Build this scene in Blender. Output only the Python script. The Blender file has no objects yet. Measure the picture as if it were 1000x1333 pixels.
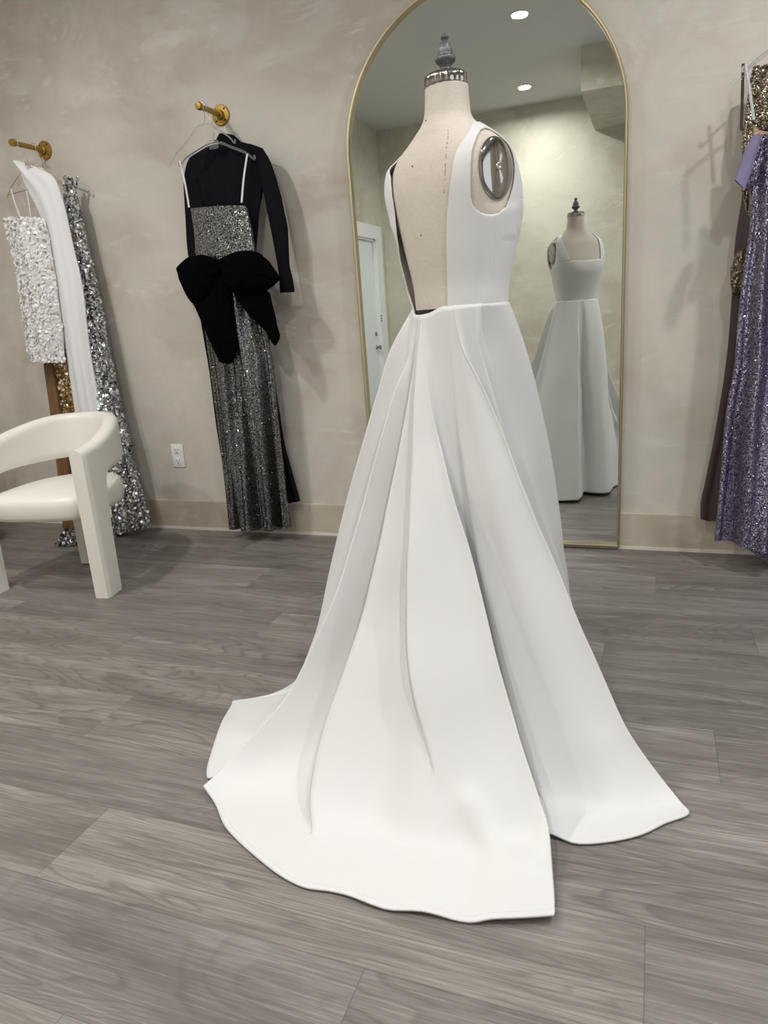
import bpy, bmesh, math, random
from mathutils import Vector, Matrix, noise
random.seed(7)
S = bpy.context.scene
COL = S.collection
PI = math.pi

# ------------------------------------------------------------------ camera
cam_data = bpy.data.cameras.new('camera')
cam_data.sensor_fit = 'VERTICAL'
cam_data.sensor_height = 36.0
cam_data.lens = 918.0 / 1333.0 * 36.0
cam_data.clip_start = 0.05
cam = bpy.data.objects.new('camera', cam_data)
COL.objects.link(cam)
CR = ((0.9359562665937579, -0.029556513681908148, 0.35087359479283364),
      (0.34514859708909484, 0.27426113734700025, -0.8975819040447282),
      (-0.06970159934538189, 0.9612009368701744, 0.26689781941521146))
cam.matrix_world = Matrix.Translation((0, 0, 1.10)) @ Matrix(CR).to_4x4()
S.camera = cam

# ------------------------------------------------------------------ light
S.view_settings.view_transform = 'Standard'
S.view_settings.look = 'None'
S.view_settings.exposure = 0.13
S.view_settings.gamma = 1.0
S.view_settings.use_curve_mapping = False
world = bpy.data.worlds.new('world')
S.world = world
world.use_nodes = True
world.node_tree.nodes['Background'].inputs[0].default_value = (0.80, 0.90, 1.0, 1)
world.node_tree.nodes['Background'].inputs[1].default_value = 0.6
LAMP_W = 22.0
LAMPS = [(-1.01, 0.35), (-1.28, -1.50), (-2.60, 1.55), (1.05, 2.05), (0.85, 0.35), (0.60, -1.50), (-2.9, 0.35)]
FILL_W = 16.0

def area_light(name, loc, rot, sx, sy, power, color, spread=180):
    l = bpy.data.lights.new(name, 'AREA')
    l.shape = 'RECTANGLE'; l.size = sx; l.size_y = sy
    l.energy = power; l.color = color; l.spread = math.radians(spread)
    o = bpy.data.objects.new(name, l); COL.objects.link(o)
    o.location = loc; o.rotation_euler = rot
    return o
# added daylight fill from the right; its unseen window is invented to carry it
area_light('added_daylight_fill', (2.58, 0.1, 1.45), (0, math.radians(90), 0), 2.3, 2.8, FILL_W, (0.88, 0.95, 1.0))

# ------------------------------------------------------------------ helpers
def mkobj(name, me, m=None, parent=None, smooth=True):
    o = bpy.data.objects.new(name, me); COL.objects.link(o)
    for x in (m if isinstance(m, (list, tuple)) else [m]):
        if x: me.materials.append(x)
    if smooth:
        for p in me.polygons: p.use_smooth = True
    if parent: o.parent = parent
    return o

def obj(name, bm, m, parent=None, smooth=True, angle=None):
    me = bpy.data.meshes.new(name); bm.normal_update(); bm.to_mesh(me); bm.free()
    o = mkobj(name, me, m, parent, smooth)
    if angle:
        me.set_sharp_from_angle(angle=math.radians(angle))
    return o

def thing(name, label, cat, loc=(0, 0, 0), group=None):
    o = bpy.data.objects.new(name, None); COL.objects.link(o)
    o.empty_display_size = 0.1
    o.location = loc
    o['label'] = label; o['category'] = cat
    if group: o['group'] = group
    return o

def tag(o, label, cat, group=None):
    o['label'] = label; o['category'] = cat
    if group: o['group'] = group
    return o

def struct(o):
    o['kind'] = 'structure'
    return o

def keep(child, parent):
    """parent while keeping the world placement"""
    child.parent = parent
    child.matrix_parent_inverse = Matrix.Translation(parent.location).inverted()
    return child

def add_box(bm, x0, x1, y0, y1, z0, z1, bev=0, seg=2):
    v = [bm.verts.new(p) for p in ((x0, y0, z0), (x1, y0, z0), (x1, y1, z0), (x0, y1, z0), (x0, y0, z1), (x1, y0, z1), (x1, y1, z1), (x0, y1, z1))]
    fs = [bm.faces.new([v[i] for i in q]) for q in ((3, 2, 1, 0), (4, 5, 6, 7), (0, 1, 5, 4), (1, 2, 6, 5), (2, 3, 7, 6), (3, 0, 4, 7))]
    if bev:
        es = list({e for f in fs for e in f.edges})
        bmesh.ops.bevel(bm, geom=es, offset=bev, segments=seg, profile=0.5, affect='EDGES')

def add_tube(bm, pts, r, n=10, closed=False, caps=True):
    pts = [Vector(p) for p in pts]; N = len(pts)
    rs = r if isinstance(r, (list, tuple)) else [r] * N
    rings = []; up = None
    for i, p in enumerate(pts):
        if closed: t = pts[(i + 1) % N] - pts[i - 1]
        else: t = pts[min(i + 1, N - 1)] - pts[max(i - 1, 0)]
        t.normalize()
        if up is None:
            a = Vector((0, 0, 1)) if abs(t.z) < 0.9 else Vector((1, 0, 0))
            up = (a - t * a.dot(t)).normalized()
        else:
            up = (up - t * up.dot(t)).normalized()
        s = t.cross(up)
        rings.append([bm.verts.new(p + (up * math.cos(2 * PI * k / n) + s * math.sin(2 * PI * k / n)) * rs[i]) for k in range(n)])
    M = N if closed else N - 1
    for i in range(M):
        a, b = rings[i], rings[(i + 1) % N]
        for k in range(n): bm.faces.new((a[k], a[(k + 1) % n], b[(k + 1) % n], b[k]))
    if caps and not closed:
        bm.faces.new(rings[0][::-1]); bm.faces.new(rings[-1])

def add_lathe(bm, prof, c, axis='Z', n=32, rfun=None):
    """prof: (radius, height) pairs along the axis through c"""
    rings = []
    for r, h in prof:
        ring = []
        for k in range(n):
            a = 2 * PI * k / n
            rr = r * (rfun(a, h) if rfun else 1)
            x, y = rr * math.cos(a), rr * math.sin(a)
            p = {'Z': (x, y, h), 'Y': (x, h, y), 'X': (h, x, y)}[axis]
            ring.append(bm.verts.new(Vector(c) + Vector(p)))
        rings.append(ring)
    for a, b in zip(rings, rings[1:]):
        for k in range(n): bm.faces.new((a[k], a[(k + 1) % n], b[(k + 1) % n], b[k]))
    bm.faces.new(rings[0][::-1]); bm.faces.new(rings[-1])
    bmesh.ops.recalc_face_normals(bm, faces=bm.faces)

def smooth_path(pts, sub=6, closed=False):
    P = [Vector(p) for p in pts]; N = len(P); out = []
    M = N if closed else N - 1
    for i in range(M):
        g = (lambda j: P[j % N]) if closed else (lambda j: P[min(max(j, 0), N - 1)])
        a, b, c, d = g(i - 1), g(i), g(i + 1), g(i + 2)
        for k in range(sub):
            t = k / sub
            out.append(0.5 * (2 * b + (c - a) * t + (2 * a - 5 * b + 4 * c - d) * t * t + (3 * b - a - 3 * c + d) * t ** 3))
    if not closed: out.append(P[-1])
    return out

def grid_mesh(name, rows, m, parent=None, closed_u=False, closed_v=False):
    """rows: list of equal-length lists of points"""
    nv, nu = len(rows), len(rows[0])
    vs = [tuple(p) for r in rows for p in r]; fs = []
    for j in range(nv if closed_v else nv - 1):
        for i in range(nu if closed_u else nu - 1):
            a = j * nu + i; b = j * nu + (i + 1) % nu; j2 = (j + 1) % nv
            fs.append((a, b, j2 * nu + (i + 1) % nu, j2 * nu + i))
    me = bpy.data.meshes.new(name); me.from_pydata(vs, [], fs); me.update()
    return mkobj(name, me, m, parent)

def solidify(o, t, off=-1.0):
    md = o.modifiers.new('thickness', 'SOLIDIFY'); md.thickness = t; md.offset = off
    return o

# ------------------------------------------------------------------ materials
class NT:
    def __init__(s, name):
        s.m = bpy.data.materials.new(name); s.m.use_nodes = True
        s.t = s.m.node_tree; s.b = s.t.nodes['Principled BSDF']
    def n(s, typ, **kw):
        nd = s.t.nodes.new(typ)
        for k, v in kw.items():
            if k.startswith('i_'):
                key = k[2:]
                key = int(key) if key.isdigit() else key.replace('_', ' ')
                if hasattr(v, 'is_output') or isinstance(v, bpy.types.NodeSocket): s.t.links.new(v, nd.inputs[key])
                else: nd.inputs[key].default_value = v
            else: setattr(nd, k, v)
        return nd
    def math(s, op, a, b=0.0, c=0.0):
        nd = s.t.nodes.new('ShaderNodeMath'); nd.operation = op
        for i, v in enumerate((a, b, c)):
            if isinstance(v, bpy.types.NodeSocket): s.t.links.new(v, nd.inputs[i])
            else: nd.inputs[i].default_value = v
        return nd.outputs[0]
    def mix(s, f, a, b, blend='MIX'):
        nd = s.t.nodes.new('ShaderNodeMix'); nd.data_type = 'RGBA'; nd.blend_type = blend
        for i, v in ((0, f), (6, a), (7, b)):
            if isinstance(v, bpy.types.NodeSocket): s.t.links.new(v, nd.inputs[i])
            else: nd.inputs[i].default_value = (v if i == 0 else (*v, 1) if len(v) == 3 else v)
        return nd.outputs[2]
    def ramp(s, f, stops):
        nd = s.t.nodes.new('ShaderNodeValToRGB'); s.t.links.new(f, nd.inputs[0])
        e = nd.color_ramp.elements
        while len(e) < len(stops): e.new(0.5)
        for el, (p, c) in zip(e, stops):
            el.position = p; el.color = (*c, 1) if isinstance(c, tuple) else (c, c, c, 1)
        return nd.outputs[0]
    def coord(s, kind='Object', scale=(1, 1, 1), loc=(0, 0, 0)):
        tc = s.t.nodes.new('ShaderNodeTexCoord')
        mp = s.n('ShaderNodeMapping', i_Vector=tc.outputs[kind], i_Scale=scale, i_Location=loc)
        return mp.outputs[0]
    def noise(s, vec, scale, detail=4, rough=0.5, dist=0.0):
        nd = s.n('ShaderNodeTexNoise', i_Vector=vec, i_Scale=scale, i_Detail=detail, i_Roughness=rough, i_Distortion=dist)
        return nd.outputs[0]
    def link(s, v, name): s.t.links.new(v, s.b.inputs[name])
    def set(s, **kw):
        for k, v in kw.items():
            key = k.replace('_', ' ')
            if isinstance(v, tuple) and len(v) == 3: v = (*v, 1)
            s.b.inputs[key].default_value = v
        return s
    def bump(s, h, strength=0.3, dist=0.002):
        nd = s.n('ShaderNodeBump', i_Height=h, i_Strength=strength, i_Distance=dist)
        s.link(nd.outputs[0], 'Normal'); return nd

def plain(name, col, rough=0.5, metal=0.0, nz=0.04, sc=30, bump=0.0, bs=200, **kw):
    n = NT(name); n.set(Roughness=rough, Metallic=metal, **kw)
    v = n.coord()
    f = n.noise(v, sc, 3)
    d = tuple(max(0, c * (1 - nz)) for c in col); l = tuple(min(1, c * (1 + nz)) for c in col)
    n.link(n.mix(f, d, l), 'Base Color')
    if bump: n.bump(n.noise(v, bs, 3), bump, 0.001)
    return n.m

def m_wall(name, tint=(1, 1, 1), seed=0):
    n = NT(name); v = n.coord('Object', (1, 1, 1), (seed, seed, 0))
    T = lambda c: tuple(a * b for a, b in zip(c, tint))
    big = n.noise(v, 1.3, 5, 0.55, 0.9)
    c1 = n.ramp(big, [(0.36, T((0.435, 0.375, 0.320))), (0.48, T((0.510, 0.455, 0.395))), (0.60, T((0.575, 0.525, 0.465)))])
    grey = n.noise(n.coord('Object', (1, 1, 1.6), (seed + 5.2, 1.1, 3.3)), 2.3, 4, 0.5, 1.6)
    c2 = n.mix(n.ramp(grey, [(0.45, 0.0), (0.64, 0.65)]), c1, T((0.520, 0.500, 0.450)))
    # broad trowel sweeps
    st = n.noise(n.coord('Object', (1.0, 1, 2.4), (seed, 0, 9.0)), 1.9, 8, 0.70, 2.6)
    sm = n.noise(v, 3.1, 3, 0.5, 1.2)
    mk = n.math('MULTIPLY', n.ramp(st, [(0.52, 0.0), (0.64, 1.0)]), n.ramp(sm, [(0.45, 0.0), (0.59, 0.60)]))
    c3 = n.mix(mk, c2, T((0.63, 0.60, 0.55)))
    fine = n.noise(v, 26, 5, 0.7)
    c3 = n.mix(1.0, c3, (1.12, 1.14, 1.14), 'MULTIPLY')
    c4 = n.mix(n.ramp(fine, [(0.3, 0.10), (0.7, 0.0)]), c3, T((0.40, 0.34, 0.29)))
    n.link(c4, 'Base Color')
    n.set(Roughness=0.55)
    h = n.math('ADD', n.math('MULTIPLY', st, 0.7), n.math('MULTIPLY', fine, 0.25))
    n.bump(h, 0.22, 0.006)
    return n.m

def m_floor():
    n = NT('grey_wood_vinyl')
    tc = n.t.nodes.new('ShaderNodeTexCoord')
    sep = n.n('ShaderNodeSeparateXYZ', i_Vector=tc.outputs['Object'])
    x, y = sep.outputs[0], sep.outputs[1]
    PW, PL = 0.229, 1.22
    ry = n.math('DIVIDE', n.math('SUBTRACT', y, 0.881), PW)
    row = n.math('FLOOR', ry); fy = n.math('FRACT', ry)
    sh = n.math('FRACT', n.math('MULTIPLY', row, 0.377))
    rx = n.math('SUBTRACT', n.math('DIVIDE', n.math('ADD', x, 1.203), PL), sh)
    cl = n.math('FLOOR', rx); fx = n.math('FRACT', rx)
    cid = n.n('ShaderNodeCombineXYZ', i_X=row, i_Y=cl, i_Z=0.5)
    wn = n.n('ShaderNodeTexWhiteNoise', noise_dimensions='3D', i_Vector=cid.outputs[0])
    rnd = wn.outputs['Value']
    sepc = n.n('ShaderNodeSeparateColor', i_Color=wn.outputs['Color'])
    # grain space: shifted per plank
    gx = n.math('ADD', n.math('MULTIPLY', x, 1.0), n.math('MULTIPLY', sepc.outputs[0], 37.0))
    gy = n.math('ADD', y, n.math('MULTIPLY', sepc.outputs[1], 53.0))
    def vec(a, b): return n.n('ShaderNodeCombineXYZ', i_X=n.math('MULTIPLY', gx, a), i_Y=n.math('MULTIPLY', gy, b), i_Z=0.0).outputs[0]
    # cathedral figure: contour lines of a stretched noise
    fig = n.noise(vec(0.75, 4.2), 1.0, 3, 0.42, 0.55)
    amt = n.noise(vec(0.9, 3.0), 1.0, 2, 0.5, 0.0)
    rings = n.math('FRACT', n.math('MULTIPLY', fig, 30.0))
    ringd = n.ramp(rings, [(0.0, 0.0), (0.55, 0.12), (0.86, 1.0), (1.0, 0.0)])
    fine = n.noise(vec(6.0, 210.0), 1.0, 4, 0.62, 0.3)
    fibre = n.noise(vec(2.2, 60.0), 1.0, 5, 0.68, 0.8)
    band = n.noise(vec(1.0, 9.0), 1.0, 5, 0.6, 0.9)
    base = n.ramp(band, [(0.28, (0.145, 0.127, 0.113)), (0.46, (0.226, 0.205, 0.187)), (0.60, (0.290, 0.268, 0.247)), (0.76, (0.405, 0.382, 0.355))])
    ton = n.ramp(rnd, [(0.0, 0.76), (0.5, 0.96), (1.0, 1.15)])
    c = n.mix(1.0, base, ton, 'MULTIPLY')
    c = n.mix(n.math('MULTIPLY', ringd, n.ramp(amt, [(0.36, 0.12), (0.60, 0.62)])), c, (0.095, 0.080, 0.070))
    c = n.mix(n.ramp(fibre, [(0.36, 0.42), (0.52, 0.0)]), c, (0.120, 0.104, 0.092))
    c = n.mix(n.ramp(fine, [(0.36, 0.50), (0.54, 0.0)]), c, (0.11, 0.095, 0.084))
    c = n.mix(n.ramp(fine, [(0.56, 0.0), (0.74, 0.34)]), c, (0.50, 0.47, 0.44))
    ey = n.math('MINIMUM', fy, n.math('SUBTRACT', 1.0, fy))
    ex = n.math('MINIMUM', fx, n.math('SUBTRACT', 1.0, fx))
    gap = n.math('MAXIMUM', n.math('LESS_THAN', n.math('MULTIPLY', ey, PW), 0.0009), n.math('LESS_THAN', n.math('MULTIPLY', ex, PL), 0.0009))
    c = n.mix(n.math('MULTIPLY', gap, 0.55), c, (0.06, 0.053, 0.047))
    n.link(c, 'Base Color')
    n.set(Roughness=0.48)
    h = n.math('SUBTRACT', n.math('MULTIPLY', fine, 0.4), gap)
    n.bump(h, 0.25, 0.0012)
    return n.m

def m_glitter(name, dark, light, scale, metal=0.85, rough=0.28, tilt=0.9, bands=None):
    """cloth of fine sequins: every cell is a little mirror with a tilt of its own"""
    n = NT(name); v = n.coord()
    vo = n.n('ShaderNodeTexVoronoi', i_Vector=v, i_Scale=scale)
    colr = vo.outputs['Color']
    geo = n.t.nodes.new('ShaderNodeNewGeometry')
    off = n.n('ShaderNodeVectorMath', operation='SUBTRACT'); n.t.links.new(colr, off.inputs[0]); off.inputs[1].default_value = (0.5, 0.5, 0.5)
    sc = n.n('ShaderNodeVectorMath', operation='SCALE'); n.t.links.new(off.outputs[0], sc.inputs[0]); sc.inputs['Scale'].default_value = tilt
    ad = n.n('ShaderNodeVectorMath', operation='ADD'); n.t.links.new(geo.outputs['Normal'], ad.inputs[0]); n.t.links.new(sc.outputs[0], ad.inputs[1])
    no = n.n('ShaderNodeVectorMath', operation='NORMALIZE'); n.t.links.new(ad.outputs[0], no.inputs[0])
    n.link(no.outputs[0], 'Normal')
    s = n.n('ShaderNodeSeparateColor', i_Color=colr)
    n.link(n.mix(n.ramp(s.outputs[0], [(0.25, 0.0), (0.9, 1.0)]), dark, light), 'Base Color')
    n.set(Metallic=metal, Roughness=rough)
    return n.m

M = {}
M['wall'] = m_wall('plaster_wall')
M['wall2'] = m_wall('plaster_wall_rear', (0.97, 0.99, 0.93), 3.7)
M['ceiling'] = plain('ceiling_paint', (0.62, 0.63, 0.62), 0.7, nz=0.02, sc=3)
M['floor'] = m_floor()
M['base'] = m_wall('baseboard_plaster', (0.92, 0.88, 0.81), 8.1)
M['white_trim'] = plain('white_trim', (0.78, 0.79, 0.78), 0.4)
M['caulk'] = plain('caulk_line', (0.72, 0.67, 0.62), 0.5)
M['door'] = plain('door_paint', (0.74, 0.78, 0.80), 0.35)
M['mirror'] = NT('mirror_glass').set(Base_Color=(0.84, 0.88, 0.85), Metallic=1.0, Roughness=0.0).m
M['gold'] = plain('brushed_gold', (0.60, 0.51, 0.34), 0.34, 1.0, nz=0.06, sc=8)
M['brass'] = plain('aged_brass_paint', (0.40, 0.245, 0.06), 0.40, 0.7, nz=0.12, sc=40, bump=0.15, bs=120)
M['hole'] = plain('dark_hole', (0.03, 0.02, 0.01), 0.8)
M['outlet'] = plain('white_plastic', (0.80, 0.80, 0.80), 0.35)
M['slot'] = plain('dark_slot', (0.10, 0.10, 0.10), 0.6)
M['chrome'] = plain('smoked_chrome', (0.42, 0.40, 0.385), 0.10, 1.0, nz=0.02)
M['steel'] = plain('steel_wire', (0.66, 0.65, 0.63), 0.25, 1.0)
M['finial'] = plain('grey_cast_metal', (0.12, 0.118, 0.122), 0.42, 0.5, nz=0.10, sc=60, bump=0.2, bs=150)
M['black'] = plain('black_tape', (0.012, 0.012, 0.016), 0.6)
M['acrylic'] = NT('clear_acrylic').set(Base_Color=(0.95, 0.97, 0.98), Roughness=0.03, Transmission_Weight=0.92, IOR=1.45).m
M['pole'] = plain('dark_pole', (0.05, 0.05, 0.05), 0.4, 0.8)

def m_linen():
    n = NT('linen_cover'); v = n.coord()
    a = n.noise(n.coord('Object', (60, 60, 900)), 1.0, 3, 0.6)
    b = n.noise(n.coord('Object', (900, 900, 60)), 1.0, 3, 0.6)
    w = n.math('ADD', n.math('MULTIPLY', a, 0.5), n.math('MULTIPLY', b, 0.5))
    big = n.noise(v, 9, 3)
    c = n.mix(n.ramp(w, [(0.35, 0.0), (0.65, 1.0)]), (0.545, 0.475, 0.405), (0.70, 0.635, 0.56))
    c = n.mix(n.ramp(big, [(0.4, 0.0), (0.7, 0.35)]), c, (0.60, 0.545, 0.48))
    n.link(c, 'Base Color'); n.set(Roughness=0.85)
    n.bump(w, 0.25, 0.0008)
    return n.m
M['linen'] = m_linen()

def m_fabric(name, col, rough=0.5, sheen=0.25, weave=900, b=0.05):
    n = NT(name); n.set(Roughness=rough, Sheen_Weight=sheen, Sheen_Roughness=0.4)
    v = n.coord(); f = n.noise(v, 6, 2)
    n.link(n.mix(f, tuple(c * 0.975 for c in col), col), 'Base Color')
    n.bump(n.noise(v, weave, 2), b, 0.0006)
    return n.m
M['gown'] = m_fabric('ivory_scuba_crepe', (0.71, 0.705, 0.695), 0.50, 0.08)
M['white_cloth'] = m_fabric('white_chiffon', (0.82, 0.82, 0.83), 0.6)
M['blackcloth'] = m_fabric('black_jersey', (0.005, 0.005, 0.008), 0.85, 0.0); M['blackcloth'].node_tree.nodes['Principled BSDF'].inputs['Specular IOR Level'].default_value = 0.12
M['velvet'] = m_fabric('black_velvet', (0.0015, 0.0015, 0.002), 0.95, 0.0); M['velvet'].node_tree.nodes['Principled BSDF'].inputs['Specular IOR Level'].default_value = 0.04
M['plum'] = m_fabric('dark_plum_satin', (0.050, 0.030, 0.030), 0.45, 0.1)
M['brown'] = m_fabric('bronze_brown_satin', (0.20, 0.105, 0.045), 0.42, 0.1)
M['lilac'] = m_fabric('lilac_lining', (0.22, 0.19, 0.33), 0.5, 0.2)
M['tan'] = m_fabric('tan_lining', (0.55, 0.38, 0.27), 0.6)
M['ribbon'] = m_fabric('white_ribbon', (0.78, 0.77, 0.80), 0.4)
M['vinyl'] = plain('cream_leather', (0.80, 0.775, 0.71), 0.36, nz=0.03, sc=12, bump=0.08, bs=300)
M['sil_fine'] = m_glitter('fine_silver_sequins', (0.012, 0.013, 0.016), (0.44, 0.455, 0.465), 330, 0.94, 0.22, 0.38)
M['purple'] = m_glitter('fine_purple_sequins', (0.045, 0.035, 0.115), (0.50, 0.45, 0.57), 330, 0.8, 0.30, 0.75)
M['bronze'] = m_glitter('beaded_bronze', (0.06, 0.045, 0.032), (0.50, 0.42, 0.31), 300, 0.85, 0.28, 1.1)
M['sil_under'] = m_glitter('silver_backing', (0.16, 0.17, 0.18), (0.55, 0.57, 0.60), 140, 0.9, 0.3, 1.0)
M['pearl_under'] = plain('pearl_mesh_backing', (0.76, 0.75, 0.73), 0.6)
M['gold_under'] = m_glitter('gold_backing', (0.10, 0.06, 0.025), (0.50, 0.33, 0.15), 140, 0.8, 0.35, 1.0)
M['sil_strap'] = plain('grey_satin_strap', (0.50, 0.50, 0.53), 0.35)
M['disc_silver'] = plain('silver_sequin', (0.80, 0.81, 0.83), 0.16, 1.0)
M['disc_dark'] = plain('dark_silver_sequin', (0.22, 0.24, 0.27), 0.2, 1.0)
M['disc_pearl'] = plain('pearl_sequin', (0.88, 0.875, 0.88), 0.30, 0.0, Coat_Weight=0.25)
M['disc_clear'] = plain('cream_sequin', (0.82, 0.79, 0.76), 0.35, 0.0, Coat_Weight=0.2)
M['disc_gold'] = plain('gold_sequin', (0.72, 0.47, 0.20), 0.2, 1.0)
M['disc_bright'] = plain('bright_sequin', (0.92, 0.91, 0.93), 0.12, 1.0)
M['disc_lilac'] = plain('lilac_sequin', (0.74, 0.69, 0.82), 0.16, 0.9)
M['leaf'] = plain('grass_leaf', (0.10, 0.13, 0.075), 0.5, nz=0.3, sc=6)
M['basket'] = plain('woven_basket', (0.13, 0.065, 0.04), 0.7, nz=0.3, sc=60, bump=0.5, bs=90)
M['boucle'] = plain('white_boucle', (0.80, 0.80, 0.78), 0.9, nz=0.05, sc=60, bump=0.6, bs=60)

# ------------------------------------------------------------------ the room
XL, XR, YW, YB, ZC = -4.10, 2.65, 3.25, -2.20, 3.20
XD, YD = -3.13, -0.40        # the wall with the door stands further in

def quad(name, pts, m):
    me = bpy.data.meshes.new(name); me.from_pydata(pts, [], [tuple(range(len(pts)))]); me.update()
    return mkobj(name, me, m, None, False)
def slab(name, b, m, bev=0):
    bm = bmesh.new(); add_box(bm, *b, bev=bev); return obj(name, bm, m, None, False)

struct(slab('floor', (XL - .1, XR + .1, YB - .1, YW + .1, -0.1, 0.0), M['floor']))
struct(slab('ceiling', (XL - .1, XR + .1, YB - .1, YW + .1, ZC, ZC + 0.1), M['ceiling']))
struct(slab('wall_front', (XL - .1, XR + .1, YW, YW + 0.1, 0.0, ZC), M['wall']))
struct(slab('wall_back', (XD - .1, XR + .1, YB - 0.1, YB, 0.0, ZC), M['wall2']))
struct(slab('wall_left', (XL - .1, XL, YD - .1, YW, 0.0, ZC), M['wall']))
struct(slab('wall_return', (XL, XD, YD - 0.1, YD, 0.0, ZC), M['wall']))
# the wall with the door, opening from y -1.72 to -0.86
bm = bmesh.new()
DY0, DY1, DZ = -1.88, -0.96, 1.98
add_box(bm, XD - .1, XD, YB, DY0, 0, ZC); add_box(bm, XD - .1, XD, DY1, YD - .1, 0, ZC); add_box(bm, XD - .1, XD, DY0, DY1, DZ, ZC)
struct(obj('wall_door_side', bm, M['wall2'], None, False))
# right wall with an opening added for the daylight fill
bm = bmesh.new()
WY0, WY1, WZ0, WZ1 = -1.35, 1.55, 0.30, 2.60
add_box(bm, XR, XR + .1, YB, WY0, 0, ZC); add_box(bm, XR, XR + .1, WY1, YW, 0, ZC)
add_box(bm, XR, XR + .1, WY0, WY1, 0, WZ0); add_box(bm, XR, XR + .1, WY0, WY1, WZ1, ZC)
struct(obj('wall_right', bm, M['wall2'], None, False))
bm = bmesh.new()
for a in (WY0, (WY0 + WY1) / 2 - .03, WY1 - .06): add_box(bm, XR + .01, XR + .07, a, a + .06, WZ0, WZ1)
for z in (WZ0, WZ1 - .06): add_box(bm, XR + .01, XR + .07, WY0, WY1, z, z + .06)
struct(obj('added_window_1', bm, M['white_trim'], None, False))  # frame of the unseen window, added to go with the fill light
# boxed bulkhead under the ceiling at the rear
struct(slab('wall_bulkhead', (-0.655, XR, YB, -0.62, 2.85, ZC), M['wall2']))
# door casing
bm = bmesh.new()
cw = 0.20
add_box(bm, XD, XD + .02, DY0 - cw, DY0, 0, DZ + .15); add_box(bm, XD, XD + .02, DY1, DY1 + cw, 0, DZ + .15)
add_box(bm, XD, XD + .022, DY0 - cw, DY1 + cw, DZ, DZ + .15)
add_box(bm, XD - .1, XD, DY0, DY0 + .02, 0, DZ); add_box(bm, XD - .1, XD, DY1 - .02, DY1, 0, DZ); add_box(bm, XD - .1, XD, DY0, DY1, DZ - .02, DZ)
struct(obj('trim_1', bm, M['white_trim'], None, False))
dr = struct(slab('door_1', (XD - .07, XD - .03, DY0 + .022, DY1 - .022, 0.01, DZ - .022), M['door']))
bm = bmesh.new(); add_lathe(bm, [(.03, -.005), (.03, .004), (.012, .006), (.012, .03), (.024, .034), (.028, .046), (.022, .058), (.008, .062)], (XD - .03, DY0 + .085, 0.74), 'X')
k = obj('door_handle', bm, M['chrome'], dr)
bm = bmesh.new(); add_lathe(bm, [(.026, -.005), (.026, .012), (.018, .016), (.006, .018)], (XD - .03, DY0 + .085, 0.90), 'X')
obj('deadbolt', bm, M['chrome'], dr)
bm = bmesh.new()
for z in (1.04, 1.07, 1.10): add_box(bm, XD + .02, XD + .03, DY0 - .012, DY0 + .01, z, z + .012)
obj('chain_latch', bm, M['slot'], dr)
bm = bmesh.new(); add_box(bm, XD - .03, XD - .018, -1.40, -1.32, 1.34, 1.52, .01)
obj('door_sign', bm, M['leaf'], dr)

# baseboards (plastered over, same colour as the wall) with the pale caulk line under them
def skirting(name, b, line):
    o = struct(slab(name, b, M['base'], 0.004)); return o
skirting('baseboard_front', (XL, XR, YW - 0.018, YW, 0.012, 0.17), None)
struct(slab('trim_2', (XL, XR, YW - 0.024, YW, 0.0, 0.014), M['caulk']))
skirting('baseboard_left', (XL, XL + .018, YD, YW - .02, 0.0, 0.17), None)
skirting('baseboard_back', (XD, XR, YB, YB + .018, 0.0, 0.17), None)

# recessed ceiling lamps
M['lens'] = NT('lamp_lens').set(Base_Color=(1, 1, 1), Emission_Color=(1.0, 0.97, 0.93), Emission_Strength=30.0).m
lamp_labels = ['round recessed ceiling light nearer the mirror, upper one of the two in its reflection',
               'round recessed ceiling light nearer the rear wall, lower one in the mirror',
               'round recessed ceiling light above the armchair, outside the photo',
               'round recessed ceiling light above the purple gown side, outside the photo',
               'round recessed ceiling light right of the camera, outside the photo',
               'round recessed ceiling light behind the camera to the right, under the bulkhead side',
               'round recessed ceiling light left of the camera, outside the photo']
for i, (x, y) in enumerate(LAMPS):
    lab = lamp_labels[i]
    t = thing('ceiling_light', lab, 'ceiling light', (x, y, ZC), 'recessed ceiling lights')
    bm = bmesh.new(); add_lathe(bm, [(.058, 0), (.075, 0), (.078, -.003), (.072, -.006), (.060, -.006), (.058, -.001)], (0, 0, 0), 'Z', 40)
    obj('trim_ring', bm, M['white_trim'], t)
    bm = bmesh.new(); add_lathe(bm, [(.057, -.001), (.057, -.0035), (.03, -.005), (.004, -.0055)], (0, 0, 0), 'Z', 40)
    obj('lens', bm, M['lens'], t)
    l = bpy.data.lights.new('downlight', 'AREA'); l.shape = 'DISK'; l.size = 0.11; l.energy = LAMP_W; l.color = (1.0, 0.982, 0.962); l.spread = math.radians(165)
    lo = bpy.data.objects.new('downlight', l); COL.objects.link(lo); lo.location = (0, 0, -0.012); lo.parent = t

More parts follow.
